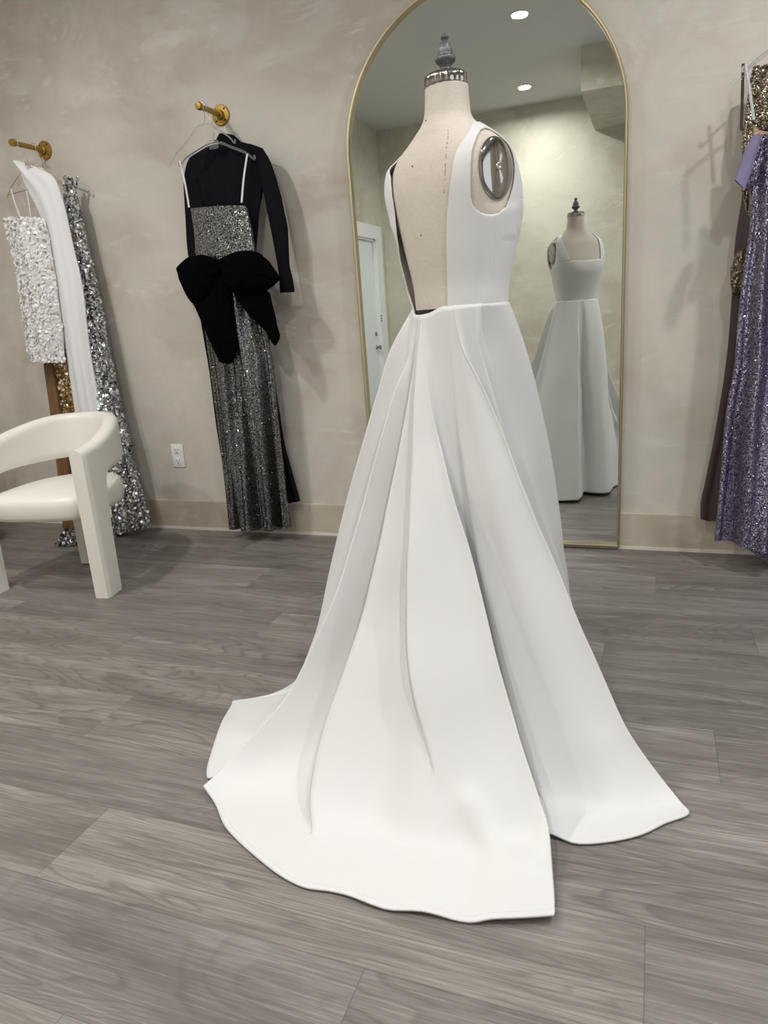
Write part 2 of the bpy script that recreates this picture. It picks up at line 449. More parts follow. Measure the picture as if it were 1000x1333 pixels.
# ------------------------------------------------------------------ arched mirror
MX, MR, MZ = -0.714, 0.596, 1.79
def arch(r, z0, n=48):
    P = [(MX + r, z0)]
    for k in range(n + 1):
        a = PI * k / n
        P.append((MX + r * math.cos(a), MZ + r * math.sin(a)))
    P.append((MX - r, z0))
    return P
mir = thing('arched_mirror', 'tall arched floor mirror with a thin gold frame behind the white gown', 'mirror', (MX, YW - .02, 0))
def prof_loop(prof):
    """closed section swept round the arch: prof = (inset, y)"""
    loops = []
    for ins, y in prof:
        loops.append([(x, y, z) for x, z in arch(MR - ins, 0.012 + ins)])
    return loops
loops = prof_loop([(0, YW - .004), (0, YW - .045), (.003, YW - .048), (.009, YW - .048), (.012, YW - .045), (.012, YW - .004)])
fr = grid_mesh('frame', loops, M['gold'], None, closed_u=True, closed_v=True)
for p in fr.data.polygons: p.use_smooth = False
keep(fr, mir)
P = arch(MR - .0115, 0.0235)
bm = bmesh.new(); vs = [bm.verts.new((x, YW - .026, z)) for x, z in P]; f = bm.faces.new(vs)
r = bmesh.ops.extrude_face_region(bm, geom=[f])
for v in r['geom']:
    if isinstance(v, bmesh.types.BMVert): v.co.y += 0.006
bmesh.ops.recalc_face_normals(bm, faces=bm.faces)
keep(obj('mirror_glass', bm, M['mirror'], None, False), mir)

# ------------------------------------------------------------------ dress form
BC = (-.455, 1.77); YAW = math.radians(32)
FV = Vector((math.sin(YAW), math.cos(YAW), 0)); RV = Vector((math.cos(YAW), -math.sin(YAW), 0))
# z, half width, back depth, front depth, exponent, forward shift
TP=[(0.98,.090,.070,.075,2.1,0),(1.05,.104,.078,.088,2.1,0),(1.10,.117,.088,.100,2.2,0),(1.16,.122,.090,.108,2.2,0),(1.23,.135,.100,.125,2.3,0),(1.29,.147,.108,.138,2.4,0),
    (1.335,.155,.112,.128,2.6,0),(1.38,.160,.114,.105,2.8,0),(1.42,.157,.110,.085,2.8,0),(1.45,.147,.102,.068,2.6,0),(1.468,.132,.090,.058,2.4,-.003),
    (1.485,.110,.078,.052,2.2,-.006),(1.500,.088,.070,.048,2.1,-.008),(1.515,.070,.061,.048,2.0,-.009),(1.530,.059,.054,.049,2.0,-.010),(1.550,.054,.051,.049,2.0,-.010),(1.592,.050,.048,.048,2.0,-.010)]
def _cr(t,a,b,c,d):
    return .5*(2*b+(c-a)*t+(2*a-5*b+4*c-d)*t*t+(3*b-a-3*c+d)*t**3)
def sec(z):
    n=len(TP)
    z=min(max(z,TP[0][0]),TP[-1][0])
    for i in range(n-1):
        if z<=TP[i+1][0]: break
    t=(z-TP[i][0])/(TP[i+1][0]-TP[i][0])
    # monotone-ish: linear blended with smooth
    r=[]
    for k in range(1,6):
        a=TP[max(i-1,0)];b=TP[i];c=TP[i+1];d=TP[min(i+2,n-1)]
        # non-uniform tangents
        def m(p,q,s): return ((s[k]-q[k])/(s[0]-q[0])+(q[k]-p[k])/(q[0]-p[0]))/2 if p is not q and q is not s else ((s[k]-p[k])/(s[0]-p[0]))
        h=c[0]-b[0]
        m0=m(a,b,c); m1=m(b,c,d)
        t2,t3=t*t,t*t*t
        r.append((2*t3-3*t2+1)*b[k]+(t3-2*t2+t)*h*m0+(-2*t3+3*t2)*c[k]+(t3-t2)*h*m1)
    return r
def tp(phi,z,off=0.):
    """point on dress form, phi degrees, 0=centre back, 90=right arm, 180=front; off = outward offset"""
    w,bb,bf,n,fs=sec(z)
    p=math.radians(phi); s=math.sin(p); c=math.cos(p)
    d=bb if c>0 else bf
    e=2./n
    lx=(w+off)*math.copysign(abs(s)**e,s); ly=(d+off)*math.copysign(abs(c)**e,c)-fs
    # the arms are cut flat: the side is planed off between underarm and shoulder
    def ss(a,b,x):
        t=min(1,max(0,(x-a)/(b-a))); return t*t*(3-2*t)
    cut=.149+off+.03*(1-ss(1.27,1.33,z))
    if abs(lx)>cut-.008:
        e_=abs(lx)-(cut-.008); lx=math.copysign(cut-.008+.008*(1-math.exp(-e_/.008)),lx)
    bx,by=-math.sin(YAW),-math.cos(YAW); rx,ry=math.cos(YAW),-math.sin(YAW)
    return (BC[0]+lx*rx+ly*bx, BC[1]+lx*ry+ly*by, z)

form = thing('dress_form', 'linen covered dress form with a grey finial wearing the white gown', 'dress form', (BC[0], BC[1], 0))
rows = []
z = 0.90
zs = [0.98 + 0.01 * i for i in range(62)]
zs = [z for z in zs if z < 1.592] + [1.592]
zs += []
extra = [1.455, 1.463, 1.475, 1.483, 1.495]
zs = sorted(set([round(v, 4) for v in zs + extra + [1.505, 1.515, 1.525]] + [round(1.50 + .008 * i, 4) for i in range(12)]))
rows = [[tp(360 * k / 96, z) for k in range(96)] for z in zs]
b = grid_mesh('torso', rows, M['linen'], None, closed_u=True); keep(b, form)
# seam stitches and pins down the back
def on_form(phi, z, off=0.001): return Vector(tp(phi, z, off))
bm = bmesh.new()
sp = [(34, 1.485), (31, 1.47), (27.5, 1.45), (26, 1.43), (25, 1.41), (24.5, 1.39), (24, 1.37), (23.5, 1.35)]
for (f0, z0), (f1, z1) in zip(sp, sp[1:]):
    for k in range(4):
        if random.random() < .3: continue
        a = on_form(f0 + (f1 - f0) * k / 4, z0 + (z1 - z0) * k / 4); c = on_form(f0 + (f1 - f0) * (k + .45) / 4, z0 + (z1 - z0) * (k + .45) / 4)
        add_tube(bm, [a, c], .0007, 5)
M['stitch'] = plain('rust_stitch', (0.28, 0.13, 0.06), 0.8)
keep(obj('stitch_line', bm, M['stitch'], None), form)
for f, z in ((-3, 1.425), (-1, 1.275), (-12, 1.522), (86, 1.285)):
    bm = bmesh.new(); add_lathe(bm, [(.0018, -.003), (.0018, .0012), (.0008, .0016)], (0, 0, 0), 'Z', 10)
    o = obj('pin_head', bm, M['finial'], None)
    o.location = on_form(f, z, 0.0); n = (on_form(f, z, .01) - on_form(f, z, 0)).normalized()
    o.rotation_euler = n.to_track_quat('Z', 'Y').to_euler(); keep(o, form)
# neck plate and finial
NC = Vector((BC[0], BC[1], 0)) - FV * 0.010 * -1 * -1
def scal(a, h): return 0.955 + (0.055 * abs(math.cos(a * 8)) ** .7 if 1.592 < h < 1.618 else 0)
bm = bmesh.new()
add_lathe(bm, [(.046, 1.588), (.0495, 1.5922), (.0505, 1.596), (.0505, 1.608), (.049, 1.6145), (.045, 1.619), (.030, 1.6215), (.016, 1.6225)], (NC.x, NC.y, 0), 'Z', 132, scal)
keep(obj('neck_plate', bm, M['chrome'], None), form)
bm = bmesh.new()
fp = [(.018, 1.620), (.0175, 1.626), (.0125, 1.629), (.0115, 1.634), (.0145, 1.638), (.0150, 1.641), (.0205, 1.645), (.0235, 1.650), (.0238, 1.655), (.0215, 1.660), (.0180, 1.663), (.0185, 1.666), (.0165, 1.676), (.0135, 1.686), (.0105, 1.692), (.0065, 1.695), (.0050, 1.697), (.0085, 1.700), (.0100, 1.7045), (.0085, 1.709), (.0035, 1.712)]
fp = [(r * .96, 1.620 + (h - 1.620) * 0.86) for r, h in fp]
add_lathe(bm, fp, (NC.x, NC.y, 0), 'Z', 64, lambda a, h: 1 + 0.05 * math.cos(a * 12) * (1 if 1.640 < h < 1.68 else 0))
keep(obj('finial', bm, M['finial'], None), form)
# arm plates: smooth chrome domes with a dark waist and a screw
def arm_plate(side):
    c = Vector((BC[0], BC[1], 1.397)) + RV * side * 0.150 - FV * 0.015
    rows = []
    for j in range(14):
        t = j / 13.0
        rr = math.cos(t * PI / 2) ** 0.45 if t < 1 else 0.0
        row = []
        for k in range(56):
            a = 2 * PI * k / 56
            wf = 1 + 0.05 * math.cos(2 * a) - 0.035 * math.sin(a)
            u = math.cos(a) * 0.048 * wf * rr; v = math.sin(a) * 0.068 * wf * rr
            dome = 0.014 * (t ** 0.8) - 0.004 * math.exp(-((u / .012) ** 2)) * (t ** 2)
            row.append(c + FV * (u + 0.002) + Vector((0, 0, v)) + RV * side * (dome - 0.002))
        rows.append(row)
    o = grid_mesh('arm_plate', rows, M['chrome'], None, closed_u=True)
    keep(o, form)
    bm = bmesh.new()
    add_lathe(bm, [(.0075, -.002), (.0075, .002), (.006, .0035), (.0038, .0035), (.0034, .001), (.0010, .001)], (0, 0, 0), 'Z', 24)
    s = obj('screw', bm, M['steel'], None)
    s.location = c + RV * side * 0.0085
    s.rotation_euler = (RV * side).to_track_quat('Z', 'Y').to_euler()
    s.parent = o
arm_plate(1); arm_plate(-1)
bm = bmesh.new()
rr = [on_form(f, z, 0.0015) for z in (1.088, 1.108) for f in range(0, 360, 6)]
n_ = 60
vs = [bm.verts.new(p) for p in rr]
for k in range(n_): bm.faces.new((vs[k], vs[(k + 1) % n_], vs[n_ + (k + 1) % n_], vs[n_ + k]))
keep(obj('waist_tape', bm, M['black'], None), form)
bm = bmesh.new()
add_tube(bm, [(BC[0], BC[1], 0.03), (BC[0], BC[1], 1.0)], 0.016, 16)
keep(obj('pole', bm, M['pole'], None), form)
bm = bmesh.new()
add_lathe(bm, [(.17, 0.004), (.175, .012), (.16, .024), (.05, .035), (.025, .06)], (BC[0], BC[1], 0), 'Z', 40)
keep(obj('base', bm, M['pole'], None), form)

# ------------------------------------------------------------------ the white gown
gown = thing('wedding_gown', 'white open-back gown with a long pleated train, worn by the dress form', 'gown', (BC[0], BC[1], 0))
ARM_R = [(88, 1.482), (74, 1.474), (64, 1.458), (58, 1.440), (55, 1.422), (53.5, 1.40), (53, 1.376), (53, 1.352), (53.5, 1.334), (55.5, 1.322), (58.5, 1.313), (64, 1.305), (71, 1.301), (79, 1.300), (86, 1.303), (92, 1.316), (96.5, 1.335), (101, 1.358), (106, 1.385), (111, 1.412), (113, 1.432), (112, 1.450), (108, 1.466), (99, 1.478)]
OUT_R = [(23, 1.097), (24.5, 1.16), (26, 1.227), (28, 1.306), (30.5, 1.36), (32.5, 1.39), (35, 1.415), (39, 1.434), (45, 1.449), (54, 1.466), (66, 1.484), (78, 1.496), (95, 1.500), (108, 1.496), (121, 1.483), (131, 1.463), (139, 1.440), (144.5, 1.41), (147.5, 1.38), (149, 1.350), (150.5, 1.338), (156, 1.335), (168, 1.334), (180, 1.334), (180, 1.25), (180, 1.17), (180, 1.097), (168, 1.097), (155, 1.097), (140, 1.097), (125, 1.097), (110, 1.097), (95, 1.097), (80, 1.097), (65, 1.097), (50, 1.097), (36, 1.097)]
def lin_resample(P, n, c):
    """resample a closed loop by angle-sorted arc length keeping its corners"""
    d = [0]
    Q = P + [P[0]]
    sc = lambda a, b: math.hypot((a[0] - b[0]) * 0.0024, a[1] - b[1])
    for a, b in zip(Q, Q[1:]): d.append(d[-1] + sc(a, b))
    out = []
    for i in range(n):
        t = d[-1] * i / n
        for k in range(len(P)):
            if t <= d[k + 1]: break
        u = (t - d[k]) / max(1e-9, d[k + 1] - d[k])
        a, b = Q[k], Q[k + 1]
        out.append((a[0] + (b[0] - a[0]) * u, a[1] + (b[1] - a[1]) * u))
    return out
def loop_at_angles(P, c, n):
    """point of the loop at each of n directions seen from c (star shaped)"""
    out = []
    Q = [((p[0] - c[0]) * 0.0024, p[1] - c[1]) for p in P]
    for i in range(n):
        a = 2 * PI * i / n; dx, dy = math.cos(a), math.sin(a); best = None
        for k in range(len(Q)):
            x0, y0 = Q[k]; x1, y1 = Q[(k + 1) % len(Q)]
            ex, ey = x1 - x0, y1 - y0
            den = dx * ey - dy * ex
            if abs(den) < 1e-12: continue
            t = (x0 * ey - y0 * ex) / den; u = (x0 * dy - y0 * dx) / den
            if t > 0 and -1e-6 <= u <= 1 + 1e-6 and (best is None or t > best): best = t
        if best is None: best = .01
        out.append((c[0] + dx * best / 0.0024, c[1] + dy * best))
    return out
def sm(a, b, x):
    t = min(1, max(0, (x - a) / (b - a))); return t * t * (3 - 2 * t)
def bodice_half(side):
    c = (82, 1.338)
    arm = ARM_R; out = OUT_R
    if side < 0:
        # the left half hangs loose: its back edge stands further round and away from the form
        remap = {0: (43, 1.097), 1: (45, 1.16), 2: (43, 1.227), 3: (35, 1.306), 4: (31, 1.36), 5: (31, 1.39), 6: (34, 1.418), 7: (41, 1.440), 8: (51, 1.457), 9: (61, 1.473), 10: (70, 1.484)}
        out = [remap.get(i, p) for i, p in enumerate(OUT_R)]
        arm = [(p[0] + 16 * sm(85, 55, p[0]), p[1]) for p in ARM_R]
    # directions: an even fan plus the exact corners
    n = 240
    O = loop_at_angles(out, c, n); A = loop_at_angles(arm, c, n)
    for cor in ((180, 1.334), (180, 1.097), out[0], (150.5, 1.338)):
        a = math.atan2(cor[1] - c[1], (cor[0] - c[0]) * 0.0024) % (2 * PI)
        O[int(round(a / (2 * PI) * n)) % n] = cor
    rows = []
    J = 22
    for j in range(J + 1):
        t = j / J
        row = []
        for i in range(n):
            f = A[i][0] + (O[i][0] - A[i][0]) * t; z = A[i][1] + (O[i][1] - A[i][1]) * t
            off = 0.0045
            if side < 0: off += 0.010 * sm(30, 46, f) * sm(1.26, 1.32, z) * (1 - sm(1.43, 1.46, z)) * (1 - sm(64, 75, f)) + 0.012 * sm(70, 48, f) * sm(1.10, 1.16, z) * (1 - sm(1.22, 1.34, z))
            # bust dart ridge, side seam
            if side > 0:
                d = (z - (1.246 + (f - 84) * 0.0008)); w = sm(84, 92, f) * (1 - sm(116, 122, f))
                off += 0.0022 * w * math.exp(-(d / .004) ** 2) - 0.0016 * w * math.exp(-((d + .008) / .004) ** 2)
                off -= 0.0012 * math.exp(-((f - 83) / 0.9) ** 2) * (1 - sm(1.25, 1.29, z))
            p = Vector(tp(side * f, z, off))
            row.append(p)
        rows.append(row)
    me_vs = [v for r in rows for v in r]
    fs = []
    for j in range(J):
        for i in range(n):
            a, b_ = j * n + i, j * n + (i + 1) % n
            q = (a, b_, b_ + n, a + n)
            fs.append(q if side > 0 else q[::-1])
    return me_vs, fs
v1, f1 = bodice_half(1); v2, f2 = bodice_half(-1)
me = bpy.data.meshes.new('bodice')
me.from_pydata([tuple(v) for v in v1 + v2], [], f1 + [tuple(i + len(v1) for i in f) for f in f2]); me.update()
bod = mkobj('bodice', me, M['gown'])
bm = bmesh.new(); bm.from_mesh(me); bmesh.ops.remove_doubles(bm, verts=bm.verts, dist=0.0008); bmesh.ops.recalc_face_normals(bm, faces=bm.faces); bm.to_mesh(me); bm.free()
for p in me.polygons: p.use_smooth = True
solidify(bod, 0.0035, 0.0)
sb = bod.modifiers.new('soft', 'SUBSURF'); sb.levels = 1; sb.render_levels = 1
keep(bod, gown)

SKIRT = [[[-0.3973,1.8623,1.112],[-0.3876,1.8934,1.0377],[-0.3774,1.9257,0.9591],[-0.3669,1.9591,0.8771],[-0.3562,1.9934,0.7923],[-0.3452,2.0283,0.7054],[-0.3342,2.0635,0.6172],[-0.3231,2.0988,0.5282],[-0.3121,2.1341,0.4393],[-0.3011,2.1689,0.3512],[-0.2904,2.2032,0.2645],[-0.2799,2.2366,0.1799],[-0.2697,2.269,0.0982],[-0.26,2.3,0.02]],
 [[-0.3574,1.8289,1.112],[-0.3468,1.8648,1.0377],[-0.3361,1.9015,0.9591],[-0.3251,1.9388,0.8771],[-0.3141,1.9764,0.7923],[-0.3031,2.014,0.7054],[-0.2921,2.0512,0.6172],[-0.2814,2.0879,0.5282],[-0.2709,2.1237,0.4393],[-0.2607,2.1584,0.3512],[-0.2509,2.1917,0.2645],[-0.2417,2.2232,0.1799],[-0.233,2.2527,0.0982],[-0.225,2.28,0.02]],
 [[-0.3335,1.7832,1.112],[-0.3134,1.8202,1.0377],[-0.2966,1.8566,0.9591],[-0.2828,1.8924,0.877],[-0.2713,1.9276,0.7921],[-0.2602,1.9625,0.705],[-0.2496,1.9971,0.6164],[-0.2457,2.0287,0.527],[-0.2422,2.0595,0.4375],[-0.2375,2.0898,0.3485],[-0.232,2.1192,0.2608],[-0.229,2.1462,0.175],[-0.2196,2.174,0.0919],[-0.2107,2.1997,0.012]],
 [[-0.3396,1.7194,1.112],[-0.3297,1.7464,1.0377],[-0.3194,1.7745,0.9591],[-0.3088,1.8036,0.877],[-0.2978,1.8334,0.792],[-0.2867,1.8637,0.7049],[-0.2755,1.8943,0.6162],[-0.2642,1.925,0.5267],[-0.2529,1.9557,0.437],[-0.2418,1.986,0.3479],[-0.2309,2.0158,0.2599],[-0.2202,2.0449,0.1738],[-0.2099,2.073,0.0903],[-0.2,2.1,0.01]],
 [[-0.3704,1.68,1.112],[-0.3731,1.6965,1.0377],[-0.3567,1.7215,0.9591],[-0.3419,1.7472,0.877],[-0.3256,1.7743,0.792],[-0.3034,1.8045,0.7049],[-0.281,1.8352,0.6162],[-0.2583,1.8662,0.5267],[-0.2368,1.8969,0.437],[-0.2169,1.9268,0.3479],[-0.2028,1.9542,0.2599],[-0.1957,1.9784,0.1738],[-0.1869,2.0024,0.0903],[-0.1727,2.0272,0.01]],
 [[-0.3735,1.6761,1.112],[-0.3774,1.6916,1.0377],[-0.3604,1.7163,0.9591],[-0.3452,1.7416,0.877],[-0.3283,1.7685,0.792],[-0.3051,1.7986,0.7049],[-0.2815,1.8293,0.6162],[-0.2577,1.8604,0.5267],[-0.2352,1.8911,0.437],[-0.2144,1.921,0.3479],[-0.2,1.9481,0.2599],[-0.1933,1.9718,0.1738],[-0.1846,1.9954,0.0903],[-0.17,2.02,0.01]],
 [[-0.3744,1.6756,1.112],[-0.3779,1.6897,1.0377],[-0.3623,1.7125,0.9591],[-0.3483,1.736,0.877],[-0.3325,1.7612,0.792],[-0.3109,1.7896,0.7049],[-0.2889,1.8189,0.6162],[-0.2664,1.8488,0.5267],[-0.245,1.8787,0.437],[-0.225,1.9082,0.3478],[-0.2106,1.9356,0.2598],[-0.203,1.9604,0.1737],[-0.1933,1.9854,0.0902],[-0.1781,2.0119,0.0098]],
 [[-0.3839,1.67,1.112],[-0.3835,1.671,1.0377],[-0.382,1.6741,0.9591],[-0.3794,1.6796,0.877],[-0.3754,1.6878,0.792],[-0.3701,1.699,0.7048],[-0.3632,1.7135,0.616],[-0.3546,1.7315,0.5264],[-0.3442,1.7533,0.4365],[-0.3318,1.7793,0.3472],[-0.3174,1.8097,0.259],[-0.3007,1.8447,0.1726],[-0.2816,1.8847,0.0887],[-0.26,1.93,0.008]],
 [[-0.3969,1.665,1.112],[-0.3873,1.6687,1.0337],[-0.368,1.6766,0.9525],[-0.3469,1.6858,0.8688],[-0.3278,1.6951,0.7831],[-0.3035,1.7073,0.696],[-0.2751,1.7222,0.608],[-0.2518,1.7365,0.5195],[-0.228,1.7524,0.4311],[-0.2017,1.7709,0.3433],[-0.2695,1.7564,0.2565],[-0.315,1.7521,0.1714],[-0.2941,1.7744,0.0884],[-0.27,1.8,0.008]],
 [[-0.4108,1.662,1.112],[-0.41,1.6621,1.027],[-0.4072,1.6623,0.9396],[-0.4022,1.6626,0.8503],[-0.3947,1.6632,0.76],[-0.3842,1.6639,0.6691],[-0.3706,1.6649,0.5785],[-0.3535,1.6661,0.4888],[-0.3327,1.6676,0.4006],[-0.3076,1.6694,0.3146],[-0.2782,1.6715,0.2315],[-0.244,1.674,0.1519],[-0.2047,1.6768,0.0765],[-0.16,1.68,0.006]],
 [[-0.4347,1.6618,1.112],[-0.4199,1.6517,1.0216],[-0.3758,1.6497,0.9235],[-0.3347,1.6439,0.8198],[-0.297,1.6345,0.7131],[-0.2569,1.6238,0.6058],[-0.2135,1.6122,0.5001],[-0.1717,1.5981,0.3985],[-0.1299,1.5822,0.3035],[-0.0914,1.5637,0.2174],[-0.0542,1.543,0.1425],[-0.0097,1.5238,0.0814],[0.0334,1.5031,0.0363],[0.0666,1.4777,0.0096]],
 [[-0.4371,1.6618,1.112],[-0.4209,1.6507,1.0211],[-0.3727,1.6484,0.9219],[-0.328,1.6421,0.8168],[-0.2873,1.6317,0.7085],[-0.2443,1.6198,0.5995],[-0.198,1.607,0.4923],[-0.1537,1.5914,0.3896],[-0.1098,1.5738,0.2939],[-0.07,1.5532,0.2078],[-0.032,1.5303,0.1337],[0.0135,1.509,0.0744],[0.0569,1.4859,0.0323],[0.089,1.4577,0.01]],
 [[-0.4373,1.6618,1.112],[-0.421,1.6508,1.0208],[-0.3728,1.6485,0.9213],[-0.3282,1.6421,0.8158],[-0.2876,1.6315,0.707],[-0.2445,1.6194,0.5976],[-0.1982,1.6064,0.4901],[-0.1539,1.5906,0.3871],[-0.1101,1.5727,0.2912],[-0.0704,1.5518,0.2051],[-0.032,1.5289,0.1312],[0.0137,1.5075,0.0723],[0.0567,1.4841,0.0309],[0.0903,1.4564,0.0096]],
 [[-0.4391,1.6621,1.112],[-0.4216,1.652,1.0182],[-0.3737,1.6494,0.9149],[-0.3299,1.6417,0.8053],[-0.2903,1.6292,0.6921],[-0.246,1.6158,0.5785],[-0.2004,1.6002,0.4673],[-0.1558,1.5822,0.3615],[-0.1128,1.5617,0.264],[-0.0742,1.5381,0.1779],[-0.0325,1.5144,0.1061],[0.0152,1.4921,0.0515],[0.055,1.4664,0.0172],[0.1037,1.4438,0.006]],
 [[-0.441,1.6623,1.112],[-0.4244,1.653,1.0154],[-0.402,1.6405,0.9086],[-0.3746,1.6251,0.795],[-0.3426,1.6072,0.6779],[-0.3067,1.5872,0.5604],[-0.2674,1.5652,0.446],[-0.2255,1.5417,0.3379],[-0.1813,1.517,0.2395],[-0.1357,1.4915,0.1538],[-0.089,1.4654,0.0844],[-0.042,1.439,0.0344],[0.0048,1.4129,0.0072],[0.0508,1.3871,0.006]],
 [[-0.444,1.6628,1.112],[-0.434,1.6555,1.0024],[-0.4169,1.6431,0.8846],[-0.3936,1.626,0.7618],[-0.3648,1.605,0.6376],[-0.3314,1.5807,0.5151],[-0.2943,1.5536,0.3979],[-0.2542,1.5243,0.2892],[-0.212,1.4935,0.1925],[-0.1685,1.4618,0.1111],[-0.1245,1.4297,0.0483],[-0.0809,1.3979,0.0077],[-0.0385,1.3669,0.006],[0.0019,1.3374,0.006]],
 [[-0.447,1.6634,1.112],[-0.4397,1.6567,0.9939],[-0.4257,1.6439,0.869],[-0.4057,1.6256,0.7405],[-0.3806,1.6026,0.612],[-0.3511,1.5756,0.4867],[-0.3181,1.5453,0.368],[-0.2822,1.5125,0.2594],[-0.2444,1.4779,0.1641],[-0.2055,1.4423,0.0855],[-0.1661,1.4062,0.027],[-0.1271,1.3706,0.006],[-0.0894,1.336,0.006],[-0.0536,1.3033,0.006]],
 [[-0.45,1.664,1.112],[-0.4453,1.6586,0.99],[-0.4348,1.6466,0.8624],[-0.4191,1.6287,0.7323],[-0.3989,1.6055,0.6031],[-0.3747,1.5778,0.478],[-0.3472,1.5463,0.36],[-0.3169,1.5118,0.2525],[-0.2846,1.4748,0.1586],[-0.2509,1.4362,0.0816],[-0.2163,1.3966,0.0246],[-0.1816,1.3569,0.006],[-0.1472,1.3176,0.006],[-0.1139,1.2795,0.006]],
 [[-0.453,1.6647,1.112],[-0.4497,1.6624,0.9957],[-0.4409,1.6556,0.8756],[-0.4237,1.6455,0.7541],[-0.4008,1.6316,0.6336],[-0.3726,1.614,0.5167],[-0.3406,1.5924,0.4059],[-0.3044,1.5675,0.3035],[-0.277,1.5346,0.2121],[-0.2521,1.4965,0.1342],[-0.2323,1.4525,0.0721],[-0.2163,1.4035,0.0284],[-0.2037,1.3499,0.006],[-0.1921,1.2929,0.006]],
 [[-0.4692,1.6696,1.112],[-0.4676,1.6667,0.998],[-0.4632,1.6582,0.8762],[-0.4559,1.6444,0.75],[-0.4461,1.6257,0.6228],[-0.4339,1.6024,0.4982],[-0.4194,1.5748,0.3795],[-0.4029,1.5433,0.2703],[-0.3845,1.5081,0.1739],[-0.3643,1.4697,0.0939],[-0.3426,1.4284,0.0336],[-0.3195,1.3844,0.006],[-0.2953,1.3382,0.006],[-0.27,1.29,0.006]],
 [[-0.4987,1.6837,1.1017],[-0.4931,1.6742,0.993],[-0.4831,1.6574,0.8735],[-0.4693,1.6341,0.7473],[-0.4519,1.605,0.6184],[-0.4315,1.5707,0.4909],[-0.4084,1.5318,0.3687],[-0.383,1.4891,0.2561],[-0.3557,1.4432,0.1569],[-0.3269,1.3949,0.0754],[-0.2971,1.3447,0.0155],[-0.2665,1.2934,0.006],[-0.2357,1.2416,0.006],[-0.205,1.19,0.006]],
 [[-0.5213,1.6985,1.0977],[-0.5152,1.6738,0.9976],[-0.4998,1.6428,0.8854],[-0.4686,1.6093,0.765],[-0.4296,1.5713,0.6407],[-0.3846,1.5296,0.5165],[-0.3434,1.4816,0.3965],[-0.3041,1.4293,0.2849],[-0.2623,1.3755,0.1856],[-0.2234,1.3195,0.1028],[-0.1907,1.2611,0.0406],[-0.1711,1.1992,0.0187],[-0.1571,1.1376,0.0187],[-0.1459,1.0786,0.0187]],
 [[-0.5235,1.7,1.0973],[-0.5174,1.6738,0.9981],[-0.5014,1.6414,0.8866],[-0.4685,1.6068,0.7668],[-0.4274,1.568,0.6429],[-0.38,1.5255,0.519],[-0.337,1.4766,0.3992],[-0.2963,1.4234,0.2877],[-0.2531,1.3688,0.1884],[-0.2132,1.312,0.1055],[-0.1802,1.2528,0.0431],[-0.1617,1.1899,0.02],[-0.1493,1.1273,0.02],[-0.14,1.0676,0.02]],
 [[-0.5237,1.7001,1.0973],[-0.5178,1.6738,0.9977],[-0.5021,1.6413,0.8859],[-0.4695,1.6066,0.7658],[-0.4287,1.5676,0.6417],[-0.3817,1.525,0.5177],[-0.3391,1.4759,0.3979],[-0.2987,1.4226,0.2863],[-0.2558,1.3678,0.1871],[-0.2162,1.3109,0.1043],[-0.1835,1.2516,0.0421],[-0.1652,1.1886,0.02],[-0.1528,1.1259,0.02],[-0.1435,1.0662,0.02]],
 [[-0.5254,1.7015,1.0972],[-0.5217,1.6742,0.9938],[-0.5094,1.6403,0.8787],[-0.4795,1.6045,0.7561],[-0.4422,1.564,0.6301],[-0.3984,1.5199,0.5048],[-0.3606,1.4689,0.3843],[-0.3231,1.4142,0.2727],[-0.2834,1.358,0.1741],[-0.247,1.2996,0.0927],[-0.2165,1.2393,0.0324],[-0.2006,1.1751,0.02],[-0.1883,1.1122,0.02],[-0.179,1.0523,0.02]],
 [[-0.5272,1.7029,1.0971],[-0.5286,1.6736,0.9896],[-0.5227,1.6369,0.8714],[-0.4984,1.5981,0.7466],[-0.4675,1.5544,0.6192],[-0.4299,1.5071,0.4931],[-0.3997,1.4524,0.3724],[-0.3678,1.395,0.2612],[-0.3335,1.3366,0.1634],[-0.3022,1.2765,0.083],[-0.2757,1.2155,0.024],[-0.262,1.1519,0.016],[-0.2506,1.0911,0.016],[-0.2417,1.0343,0.016]],
 [[-0.529,1.7044,1.0971],[-0.5397,1.6745,0.9835],[-0.5423,1.6364,0.8608],[-0.541,1.5902,0.7329],[-0.5387,1.5362,0.6036],[-0.5343,1.4765,0.4767],[-0.5206,1.4151,0.356],[-0.4895,1.3568,0.2453],[-0.4394,1.3035,0.1485],[-0.3834,1.252,0.0693],[-0.3498,1.1934,0.0117],[-0.3348,1.1306,0.006],[-0.3216,1.0714,0.006],[-0.3047,1.0193,0.006]],
 [[-0.5308,1.7058,1.097],[-0.5254,1.6813,0.9835],[-0.5178,1.6469,0.8608],[-0.5083,1.6041,0.733],[-0.4973,1.5541,0.6038],[-0.4851,1.4985,0.477],[-0.4718,1.4385,0.3565],[-0.458,1.3757,0.2462],[-0.4438,1.3114,0.1499],[-0.4296,1.2469,0.0713],[-0.4157,1.1837,0.0144],[-0.4023,1.1232,0.012],[-0.3899,1.0668,0.012],[-0.3786,1.0158,0.012]],
 [[-0.5325,1.7073,1.097],[-0.53,1.6851,0.9815],[-0.5262,1.652,0.8575],[-0.5214,1.6095,0.7288],[-0.5156,1.5592,0.5992],[-0.5092,1.5025,0.4723],[-0.5022,1.441,0.3519],[-0.4949,1.3763,0.2418],[-0.4873,1.3099,0.1457],[-0.4797,1.2432,0.0674],[-0.4723,1.1779,0.0105],[-0.4652,1.1155,0.006],[-0.4586,1.0575,0.006],[-0.4527,1.0054,0.006]],
